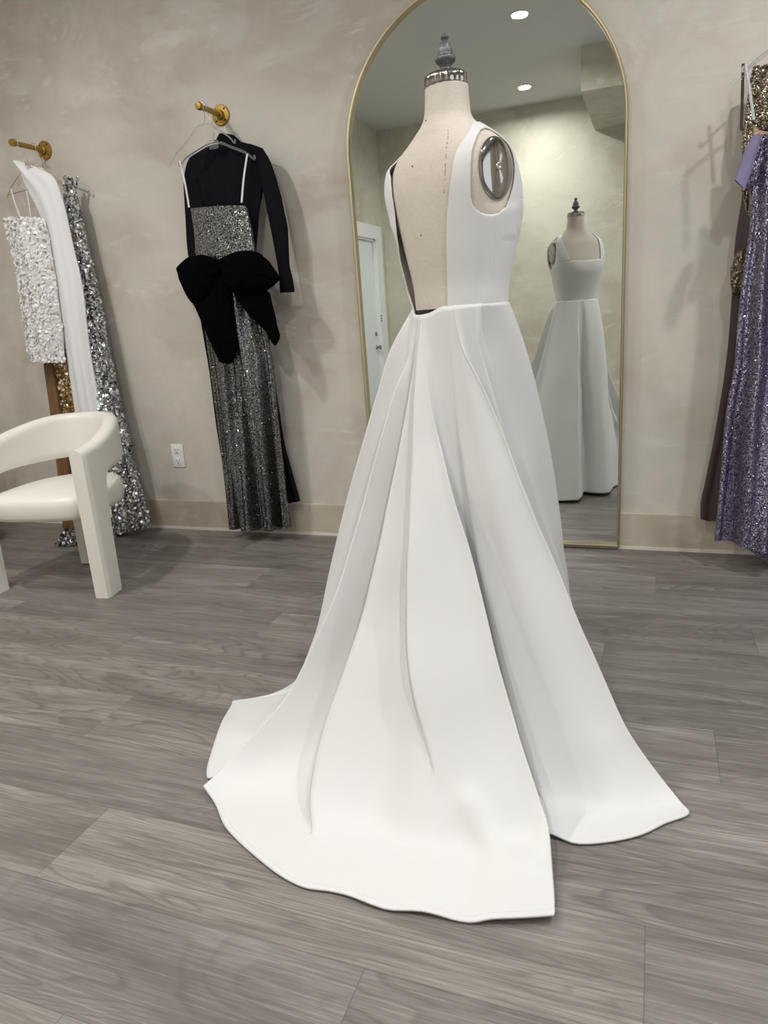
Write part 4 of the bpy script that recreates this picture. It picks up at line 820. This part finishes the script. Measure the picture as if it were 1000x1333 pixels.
def garment(name, key, m, parent, thick=.035, nf=4, a0=.004, a1=.02, ph=0.0, nu=80, sub=5, dy=0.0, back=True, rag=0.0, disc=None, zmin=0.008, ygrow=0.0):
    g = G[key]; Lp = catm(g['L'], sub); Rp = catm(g['R'], sub); nv = len(Lp)
    def P(u, v):
        j = v * (nv - 1); i = min(int(j), nv - 2); f = j - i
        lx = Lp[i][0] + (Lp[i + 1][0] - Lp[i][0]) * f; lz = Lp[i][1] + (Lp[i + 1][1] - Lp[i][1]) * f
        rx = Rp[i][0] + (Rp[i + 1][0] - Rp[i][0]) * f; rz = Rp[i][1] + (Rp[i + 1][1] - Rp[i][1]) * f
        x = lx + (rx - lx) * u; z = lz + (rz - lz) * u
        e = math.sqrt(max(0, 1 - (2 * u - 1) ** 2))
        amp = a0 + (a1 - a0) * v
        w = math.sin(2 * PI * (nf * u + ph + 0.25 * math.sin(2.3 * v + 4 * u))) + 0.45 * math.sin(2 * PI * (nf * 1.83 * u + ph * 2.7 + .2 * v))
        y = g['y'] + dy - thick * e - amp * w * min(1, 4 * e * e) - ygrow * v * v
        z += rag * w * max(0, v - .8) * 5
        return Vector((x, min(y, YW - .022 - 0.004 * (1 - e)), max(z, zmin)))
    rows = []
    for j in range(nv):
        v = j / (nv - 1)
        row = [P(i / nu, v) for i in range(nu + 1)]
        if back:
            for i in range(nu - 1, 0, -4):
                p = P(i / nu, v); u = i / nu
                row.append(Vector((p.x, min(g['y'] + dy + 0.012 * math.sqrt(max(0, 1 - (2 * u - 1) ** 2)) - ygrow * v * v, YW - .02), p.z)))
        rows.append(row)
    vs = [tuple(p) for r in rows for p in r]; n = len(rows[0]); fs = []; mi = []
    for j in range(nv - 1):
        for i in range(n if back else n - 1):
            fs.append((j * n + i, (j + 1) * n + i, (j + 1) * n + (i + 1) % n, j * n + (i + 1) % n)); mi.append(0)
    mats = [m]
    if disc:
        cnt, rad, tilt, dm = disc; mats += dm
        for q in range(cnt):
            u, v = random.uniform(.0, 1.0), random.random()
            p = P(u, v); pu = P(min(1, u + .01), v) - P(max(0, u - .01), v); pv = P(u, min(1, v + .01)) - P(u, max(0, v - .01))
            nrm = pv.cross(pu)
            if nrm.length < 1e-9: continue
            nrm.normalize()
            if nrm.y > 0: nrm = -nrm
            nrm = (nrm + Vector((random.uniform(-tilt, tilt), random.uniform(-tilt, tilt) * .5, random.uniform(-tilt, tilt)))).normalized()
            c = p + nrm * (0.002 + random.random() * .003)
            if c.y > YW - .006 or c.z < .01: c = c + Vector((0, -.01, .012))
            t1 = nrm.orthogonal().normalized(); t2 = nrm.cross(t1); b0 = len(vs)
            r_ = rad * random.uniform(.75, 1.15)
            for k in range(7): vs.append(tuple(c + (t1 * math.cos(2 * PI * k / 7) + t2 * math.sin(2 * PI * k / 7)) * r_))
            fs.append(tuple(range(b0, b0 + 7))); mi.append(1 + int(random.random() * len(dm)))
    me = bpy.data.meshes.new(name); me.from_pydata(vs, [], fs); me.update()
    o = mkobj(name, me, mats)
    for p, k in zip(me.polygons, mi):
        p.material_index = k; p.use_smooth = (k == 0)
    keep(o, parent)
    return o
def strap(name, pts, w, m, parent, t=.0015, up=(1, 0, 0)):
    P = smooth_path(pts, 5); bm = bmesh.new(); prev = None; U = Vector(up).normalized() * w / 2
    for p in P:
        r = [bm.verts.new(p + a) for a in (-U - Vector((0, t, 0)), U - Vector((0, t, 0)), U + Vector((0, t, 0)), -U + Vector((0, t, 0)))]
        if prev:
            for k in range(4): bm.faces.new((prev[k], prev[(k + 1) % 4], r[(k + 1) % 4], r[k]))
        prev = r
    bmesh.ops.recalc_face_normals(bm, faces=bm.faces)
    return keep(obj(name, bm, m, None), parent)
def puffy(name, key, m, parent, t=.03, dy=0.0, rise=.35):
    """stuffed cloth shape from an outline: an inflated cushion of real thickness"""
    g = G[key]; R_ = [Vector((p[0], 0, p[1])) for p in g['P']]
    Q = [R_[i].lerp(R_[(i + 1) % len(R_)], k / 5) for i in range(len(R_)) for k in range(5)]
    Q = [(Q[i - 1] + Q[i] * 2 + Q[(i + 1) % len(Q)]) / 4 for i in range(len(Q))]
    cx = sum(p.x for p in Q) / len(Q); cz = sum(p.z for p in Q) / len(Q); y0 = g['y'] + dy
    rings = []; K = 7
    for sgn in (-1, 1):
        rr = []
        for j in range(K):
            a = (j / (K - 1)) * PI / 2; s = math.cos(a) ** .6 if j < K - 1 else 0.02
            rr.append([Vector((cx + (p.x - cx) * s, y0 + sgn * t * math.sin(a) + .004 * sgn * math.sin(9 * i / len(Q) * 2 * PI) * math.sin(a) * math.cos(a) * 2, cz + (p.z - cz) * s)) for i, p in enumerate(Q)])
        rings.append(rr)
    allr = rings[0][::-1] + rings[1][1:]
    o = grid_mesh(name, allr, m, None, closed_u=True)
    bm = bmesh.new(); bm.from_mesh(o.data); bmesh.ops.holes_fill(bm, edges=bm.edges); bmesh.ops.recalc_face_normals(bm, faces=bm.faces); bm.to_mesh(o.data); bm.free()
    return keep(o, parent)

# wall hooks: gold flange, pipe and end cap
def wall_hook(x, z, yend, label):
    t = thing('wall_hook', label, 'wall hook', (x, YW, z), 'brass pipe hooks on the wall')
    bm = bmesh.new(); add_lathe(bm, [(.046, 0), (.046, -.006), (.043, -.009), (.022, -.010), (.020, -.024), (.016, -.027), (.012, -.027)], (0, 0, 0), 'Y', 40)
    fl = obj('flange', bm, M['brass'], t, True, 35)
    for k in range(4):
        a = PI / 4 + k * PI / 2
        bm = bmesh.new(); add_lathe(bm, [(.0048, -.0080), (.0048, -.0100), (.002, -.0104)], (.034 * math.cos(a), 0, .034 * math.sin(a)), 'Y', 14)
        obj('screw', bm, M['hole'], fl)
    ln = YW - yend
    bm = bmesh.new(); add_tube(bm, [(0, -.02, 0), (0, -ln + .01, 0)], .0125, 20)
    obj('pipe', bm, M['brass'], t, True, 35)
    bm = bmesh.new(); add_lathe(bm, [(.010, -ln + .022), (.0165, -ln + .020), (.0170, -ln + .002), (.014, -ln - .003), (.004, -ln - .004)], (0, 0, 0), 'Y', 24)
    obj('end_cap', bm, M['brass'], t, True, 35)
    return t
wall_hook(-3.040, 2.066, 3.03, 'brass pipe hook on the plaster wall above the white one-shoulder gown')
wall_hook(-1.951, 2.069, 3.06, 'brass pipe hook on the plaster wall above the black long-sleeved gown')

wall_hook(0.530, 2.066, 3.00, 'brass pipe hook above the purple gown, just past the right edge of the photo')

def hanger(label, apex, left, right, hookx, pipe_z, yh, r=.0035, mat='acrylic', bar=False, drop=0.03):
    """clothes hanger: wire hook over the pipe, arched arms with upturned tips"""
    t = thing('clothes_hanger', label, 'hanger', apex, 'hangers on the wall hooks')
    A, Lf, Rt = Vector(apex), Vector(left), Vector(right)
    arms = [Lf + Vector((0, 0, .012)), Lf + Vector((.004, 0, -.004)), Lf.lerp(A, .22) + Vector((0, 0, .010)), Lf.lerp(A, .6) + Vector((0, 0, .012)), A + Vector((-.03, 0, .0)), A + Vector((.03, 0, 0)),
            Rt.lerp(A, .6) + Vector((0, 0, .012)), Rt.lerp(A, .22) + Vector((0, 0, .010)), Rt + Vector((-.004, 0, -.004)), Rt + Vector((0, 0, .012))]
    bm = bmesh.new(); add_tube(bm, smooth_path(arms, 6), r, 8)
    if bar: add_tube(bm, [Lf.lerp(A, .1) + Vector((0, 0, -.005)), Rt.lerp(A, .1) + Vector((0, 0, -.005))], r * .8, 8)
    keep(obj('arms', bm, M[mat], None), t)
    h = []
    c = Vector((hookx, yh, pipe_z + 0.003))
    for k in range(13):
        a = math.radians(-30 + 220 * k / 12)
        h.append(c + Vector((math.cos(a) * .0175 * -1, 0, math.sin(a) * .0175)))
    h = h + [c + Vector((.017, 0, -.02)), Vector((A.x + .004, (A.y + yh) / 2, (A.z + pipe_z) / 2 - .01)), A + Vector((0, 0, .008))]
    bm = bmesh.new(); add_tube(bm, smooth_path(h, 3), .0017, 8)
    keep(obj('hook', bm, M['steel'], None), t)
    if mat == 'acrylic' and r > .003:
        bm = bmesh.new(); add_box(bm, A.x - .024, A.x + .024, A.y - .008, A.y - .004, A.z - .022, A.z + .014, .002)
        keep(obj('centre_plate', bm, M['acrylic'], None, False), t)
    return t

# --- middle hook
hanger('clear hanger carrying the black and silver gown by white straps', (-1.915, 3.10, 1.915), (-2.095, 3.07, 1.845), (-1.725, 3.12, 1.833), -1.951, 2.069, 3.10, r=.0055)
hanger('clear hanger standing out to the left in front of the black gown', (-1.93, 3.055, 1.985), (-2.125, 3.02, 1.835), (-1.79, 3.075, 1.90), -1.951, 2.069, 3.075, r=.0028)
bk = thing('evening_gown', 'long black high-necked gown with long sleeves hanging behind the black and silver gown', 'gown', (-1.9, 3.16, 0), 'gowns on the wall')
garment('body', 'bk_body', M['blackcloth'], bk, .030, 3, .003, .012, .2)
garment('sleeve', 'bk_sleeve', M['blackcloth'], bk, .022, 1, .002, .003, .1, nu=30)
garment('collar', 'bk_collar', M['blackcloth'], bk, .026, 1, 0, 0, 0, nu=30)
ms = thing('evening_gown', 'strapless silver sequinned gown with a big black velvet bow at the hips', 'gown', (-1.9, 3.1, 0), 'gowns on the wall')
garment('bodice', 'ms_bodice', M['sil_fine'], ms, .045, 1, .003, .004, .3, disc=(140, .0028, .7, [M['disc_bright'], M['disc_silver']]))
garment('skirt', 'ms_skirt', M['sil_fine'], ms, .050, 3.2, .012, .038, .15, rag=.004, disc=(900, .0026, .8, [M['disc_bright'], M['disc_silver']]), nu=110)
puffy('bow_tail', 'tail_r', M['velvet'], ms, .020, .01)
puffy('bow_tail', 'tail_l', M['velvet'], ms, .024, 0)
puffy('bow_loop', 'bow_r', M['velvet'], ms, .040, 0.005)
puffy('bow_loop', 'bow_l', M['velvet'], ms, .040, 0.005)
strap('strap', [(-2.088, 3.062, 1.86), (-2.070, 3.055, 1.76), (-2.062, 3.05, 1.655)], .009, M['ribbon'], ms)
strap('strap', [(-1.752, 3.105, 1.852), (-1.770, 3.08, 1.75), (-1.784, 3.06, 1.645)], .009, M['ribbon'], ms)

# --- left hook
hanger('gold wire hanger carrying the white one-shoulder gown', (-3.00, 3.075, 1.965), (-3.16, 3.05, 1.83), (-2.83, 3.115, 1.875), -3.040, 2.066, 3.055, r=.0022, mat='gold', bar=True)
hanger('clear hanger carrying the silver sequinned gown on the left hook', (-2.99, 3.165, 1.965), (-3.16, 3.14, 1.90), (-2.765, 3.185, 1.865), -3.040, 2.066, 3.17)
wg = thing('evening_gown', 'long white chiffon one-shoulder gown hanging between the white dress and the silver gown', 'gown', (-2.95, 3.1, 0), 'gowns on the wall')
garment('draped_cloth', 'wg_main', M['white_cloth'], wg, .030, 1.5, .003, .009, .35, nu=90)
bm = bmesh.new()
for k in range(14):
    c = Vector((-2.985, 3.06, 1.955)) + Vector((random.uniform(-.012, .012), random.uniform(-.01, .005), random.uniform(-.016, .016)))
    bmesh.ops.create_icosphere(bm, subdivisions=1, radius=.0045, matrix=Matrix.Translation(c))
keep(obj('brooch', bm, M['disc_bright'], None, False), wg)
ws = thing('cocktail_dress', 'short white dress covered in pearly sequins, leftmost on the left hook', 'dress', (-3.0, 3.06, 0), 'gowns on the wall')
garment('body', 'ws_body', M['pearl_under'], ws, .045, 2, .003, .008, .1, nu=50, disc=(1700, .0085, .5, [M['disc_pearl']] * 6 + [M['disc_clear']] * 3 + [M['disc_bright']]))
strap('strap', [(-3.125, 3.055, 1.865), (-3.098, 3.04, 1.78), (-3.070, 3.03, 1.705)], .007, M['ribbon'], ws)
strap('strap', [(-3.045, 3.075, 1.86), (-3.030, 3.06, 1.78), (-3.020, 3.045, 1.70)], .005, M['ribbon'], ws)
ss = thing('evening_gown', 'long gown of large silver sequins trailing onto the floor by the armchair', 'gown', (-2.8, 3.15, 0), 'gowns on the wall')
garment('body', 'ss_gown', M['sil_under'], ss, .040, 2, .004, .020, .6, nu=60, ygrow=.07, disc=(3400, .0078, .75, [M['disc_silver'], M['disc_silver'], M['disc_bright'], M['disc_bright'], M['disc_dark']]))
garment('train', 'ss_train', M['sil_under'], ss, .05, 1, .004, .010, .2, nu=30, disc=(160, .0085, .8, [M['disc_silver'], M['disc_bright'], M['disc_dark']]), zmin=.01)
strap('strap', [(-2.79, 3.175, 1.90), (-2.805, 3.17, 1.85), (-2.83, 3.15, 1.79)], .012, M['sil_under'], ss)
br = thing('evening_gown', 'plain bronze brown satin gown hanging behind the armchair', 'gown', (-3.1, 3.14, 0), 'gowns on the wall')
garment('skirt', 'br_gown', M['brown'], br, .028, 2.5, .004, .010, .3, nu=40)
garment('side_panel', 'br_side', M['brown'], br, .012, 1, .002, .004, .3, nu=20)
gs = thing('evening_gown', 'gold sequinned gown showing between the bronze brown gown and the white gown', 'gown', (-3.0, 3.12, 0), 'gowns on the wall')
garment('skirt', 'gs_gown', M['gold_under'], gs, .030, 2, .003, .008, .3, nu=30, disc=(420, .0075, .7, [M['disc_gold'], M['disc_gold'], M['disc_bright']]))

# --- right group
hanger('clear hanger carrying the purple gown and its neighbours at the right edge', (0.52, 3.12, 1.99), (0.245, 3.12, 1.815), (0.80, 3.12, 1.85), 0.52, 2.066, 3.12)
hanger('clear hanger just in front of the other one at the right edge', (0.54, 3.05, 1.96), (0.262, 3.05, 1.835), (0.80, 3.05, 1.84), 0.54, 2.066, 3.05)
pl = thing('evening_gown', 'dark plum gown with beaded trim hanging behind the purple gown', 'gown', (0.3, 3.17, 0), 'gowns on the wall')
garment('body', 'pl_body', M['plum'], pl, .020, 2, .003, .008, .3, nu=40, rag=.004)
puffy('beaded_side', 'bz_side', M['bronze'], pl, .012, .0)
puffy('beaded_hip', 'bz_hip', M['bronze'], pl, .016, .0)
strap('strap', [(0.268, 3.12, 1.872), (0.272, 3.13, 1.78), (0.277, 3.14, 1.66)], .010, M['plum'], pl)
bz = thing('evening_gown', 'bronze beaded gown whose shoulder shows above the purple gown', 'gown', (0.45, 3.16, 0), 'gowns on the wall')
garment('bodice', 'bz_top', M['bronze'], bz, .015, 2, .003, .006, .4, nu=60)
pu = thing('evening_gown', 'purple sequinned off-shoulder gown at the right edge of the photo', 'gown', (0.5, 3.06, 0), 'gowns on the wall')
garment('body', 'pu_body', M['purple'], pu, .055, 3.4, .006, .045, .35, nu=150, ygrow=.03, disc=(2200, .0024, .8, [M['disc_lilac'], M['disc_bright']]))
garment('train', 'pu_train', M['purple'], pu, .05, 3, .004, .012, .1, nu=80)
garment('off_shoulder_cuff', 'pu_cuff', M['lilac'], pu, .016, 1, .002, .003, .3, nu=30)
strap('strap', [(0.268, 3.035, 1.845), (0.285, 3.02, 1.76), (0.302, 3.01, 1.665)], .010, M['sil_strap'], pu)
puffy('cuff_band', 'cuffband', M['purple'], pu, .014)
puffy('lining', 'tan', M['tan'], pu, .008)

# ------------------------------------------------------------------ wall outlet
ou = thing('wall_outlet', 'white double power outlet low on the plaster wall', 'outlet', (-2.485, YW, 0.427))
bm = bmesh.new(); add_box(bm, -.040, .040, -.007, 0, -.066, .066, .003)
pl_ = obj('cover_plate', bm, M['outlet'], ou, True, 40)
for dz in (.030, -.030):
    bm = bmesh.new(); add_box(bm, -.020, .020, -.010, -.006, dz - .019, dz + .019, .003)
    s = obj('socket', bm, M['outlet'], pl_, True, 40)
    bm = bmesh.new()
    for x in (-.008, .008): add_box(bm, x - .0014, x + .0014, -.0108, -.0095, dz - .002, dz + .010)
    add_box(bm, -.003, .003, -.0108, -.0095, dz - .014, dz - .008)
    o = obj('socket_slots', bm, M['slot'], pl_, False)

# ------------------------------------------------------------------ armchair
CH = Vector((-2.56, 2.465, 0))
chair = thing('armchair', 'cream leather armchair with a curved wrap-around back at the left edge', 'armchair', (CH.x, CH.y, 0))
chair.rotation_euler = (0, 0, math.radians(10)); chair.scale = (.97, .97, .985)
def chair_frame():
    # local: x right, y back; path from the right front leg round the back to the left front leg
    hw, fr_, thk = 0.300, -0.29, 0.075
    half = []
    N = 90
    for i in range(N + 1):
        s = i / N
        # right side straight, then half an ellipse
        a = s * PI / 2
        x = hw * math.cos(a) ** .85 if a < PI / 2 - 1e-6 else 0; y = fr_ + 0.59 * math.sin(a)
        half.append((x, y))
    path = half + [(-x, y) for x, y in half[::-1][1:]]
    d = [0]
    for p, q in zip(path, path[1:]): d.append(d[-1] + math.hypot(q[0] - p[0], q[1] - p[1]))
    T = d[-1]
    dense = []
    # samples denser in the leg
    ss = []
    k = 0.0
    while k < T / 2:
        ss.append(k); k += 0.008 if k < .24 else .02
    ss = ss + [T / 2] + [T - s for s in ss[::-1]]
    rows = []
    for s in ss:
        for i in range(len(path) - 1):
            if s <= d[i + 1]: break
        u = (s - d[i]) / (d[i + 1] - d[i]); p = path[i]; q = path[i + 1]
        x = p[0] + (q[0] - p[0]) * u; y = p[1] + (q[1] - p[1]) * u
        i0 = max(0, i - 1); i1 = min(len(path) - 1, i + 2)
        tx, ty = path[i1][0] - path[i0][0], path[i1][1] - path[i0][1]; l = math.hypot(tx, ty); nx, ny = ty / l, -tx / l
        e = min(s, T - s)
        top = 0.665 + 0.095 * sm(0.0, .62, e)
        legw = 0.115
        if e <= legw: bot = 0.0
        else: bot = 0.545 - 0.30 * math.exp(-(e - legw) / 0.014) - 0.07 * math.exp(-(e - legw) / .05)
        bot = min(bot, top - .12)
        r = min(.03, thk * .42)
        zz = [bot, bot + .02] + [bot + .02 + (top - r - bot - .02) * t / 10 for t in range(1, 11)]
        # ring of a rounded rectangle
        ring = []
        H = thk / 2 * (1 if e > .02 else .80 + .2 * e / .02)
        for z in zz: ring.append((H if z > bot + .001 or bot == 0 else H - .012, z))
        for t in range(1, 6):
            a = t / 5 * PI / 2
            ring.append((H - r + r * math.cos(a), top - r + r * math.sin(a)))
        full = ring + [(-h, z) for h, z in ring[::-1]]
        lean = 0.03
        rows.append([Vector((x + nx * h, y + ny * h + (0.02 * (z / .7) if False else 0), z)) for h, z in full])
    return rows
rows = chair_frame()
me_o = grid_mesh('wrap_frame', rows, M['vinyl'], chair, closed_u=True)
bm = bmesh.new(); bm.from_mesh(me_o.data)
bmesh.ops.holes_fill(bm, edges=[e for e in bm.edges if e.is_boundary]); bmesh.ops.recalc_face_normals(bm, faces=bm.faces); bm.to_mesh(me_o.data); bm.free()
me_o.data.set_sharp_from_angle(angle=math.radians(50))
# seat: D shaped cushion
def seat():
    out = []
    n = 72
    for k in range(n):
        a = 2 * PI * k / n
        x, y = math.cos(a), math.sin(a)
        ex = .55 if y < 0 else .95
        px = 0.262 * math.copysign(abs(x) ** (.55 if y < 0 else 1), x); py = (0.255 if y < 0 else 0.335) * math.copysign(abs(y) ** (.45 if y < 0 else 1), y)
        out.append((px, py - .02))
    prof = [(.0, .345), (.90, .345), (.97, .352), (1.0, .372), (1.0, .415), (.985, .437), (.94, .452), (.80, .462), (.5, .470), (.2, .473), (.0, .474)]
    return [[Vector((x * s, y * s, z)) for x, y in out] for s, z in prof]
o = grid_mesh('seat', seat(), M['vinyl'], chair, closed_u=True)
bm = bmesh.new(); add_box(bm, -.095, .010, .150, .220, 0, .36, .014, 3)
obj('rear_leg', bm, M['vinyl'], chair, True, 40)

# ------------------------------------------------------------------ grass plant in a basket behind the armchair
pt = thing('potted_grass', 'tall thin-leaved green grass plant in a brown woven basket behind the armchair', 'plant', (-3.68, 2.78, 0))
bm = bmesh.new(); add_lathe(bm, [(.12, 0), (.165, .03), (.185, .10), (.18, .18), (.16, .24), (.152, .24), (.14, .20), (.02, .20)], (0, 0, 0), 'Z', 48, lambda a, h: 1 + .012 * math.cos(a * 30))
obj('basket', bm, M['basket'], pt)
bm = bmesh.new()
for k in range(130):
    a = random.uniform(0, 2 * PI); r0 = random.uniform(0, .09); h = random.uniform(.5, .95); b_ = random.uniform(.06, .28)
    prev = None
    for j in range(9):
        t = j / 8; rr = r0 + b_ * t * t; c = Vector((rr * math.cos(a), rr * math.sin(a), .2 + h * t * (1 - .12 * t)))
        w = .006 * (1 - t) + .0006; s = Vector((-math.sin(a), math.cos(a), 0)) * w
        cur = (bm.verts.new(c - s), bm.verts.new(c + s))
        if prev: bm.faces.new((prev[0], prev[1], cur[1], cur[0]))
        prev = cur
obj('leaves', bm, M['leaf'], pt)['kind'] = 'stuff'

# ------------------------------------------------------------------ rounded white stool seen in the mirror beside the door
st = thing('boucle_stool', 'white rounded plush seat seen low at the left edge of the mirror', 'stool', (-2.66, 0.50, 0))
bm = bmesh.new(); add_lathe(bm, [(.12, 0), (.16, .02), (.18, .08), (.185, .18), (.18, .27), (.15, .32), (.06, .335), (.01, .336)], (0, 0, 0), 'Z', 40)
obj('seat', bm, M['boucle'], st)
bm = bmesh.new(); add_lathe(bm, [(.02, .325), (.10, .335), (.135, .38), (.135, .44), (.11, .49), (.05, .515), (.01, .52)], (0, 0, 0), 'Z', 32)
obj('cushion', bm, M['boucle'], st)
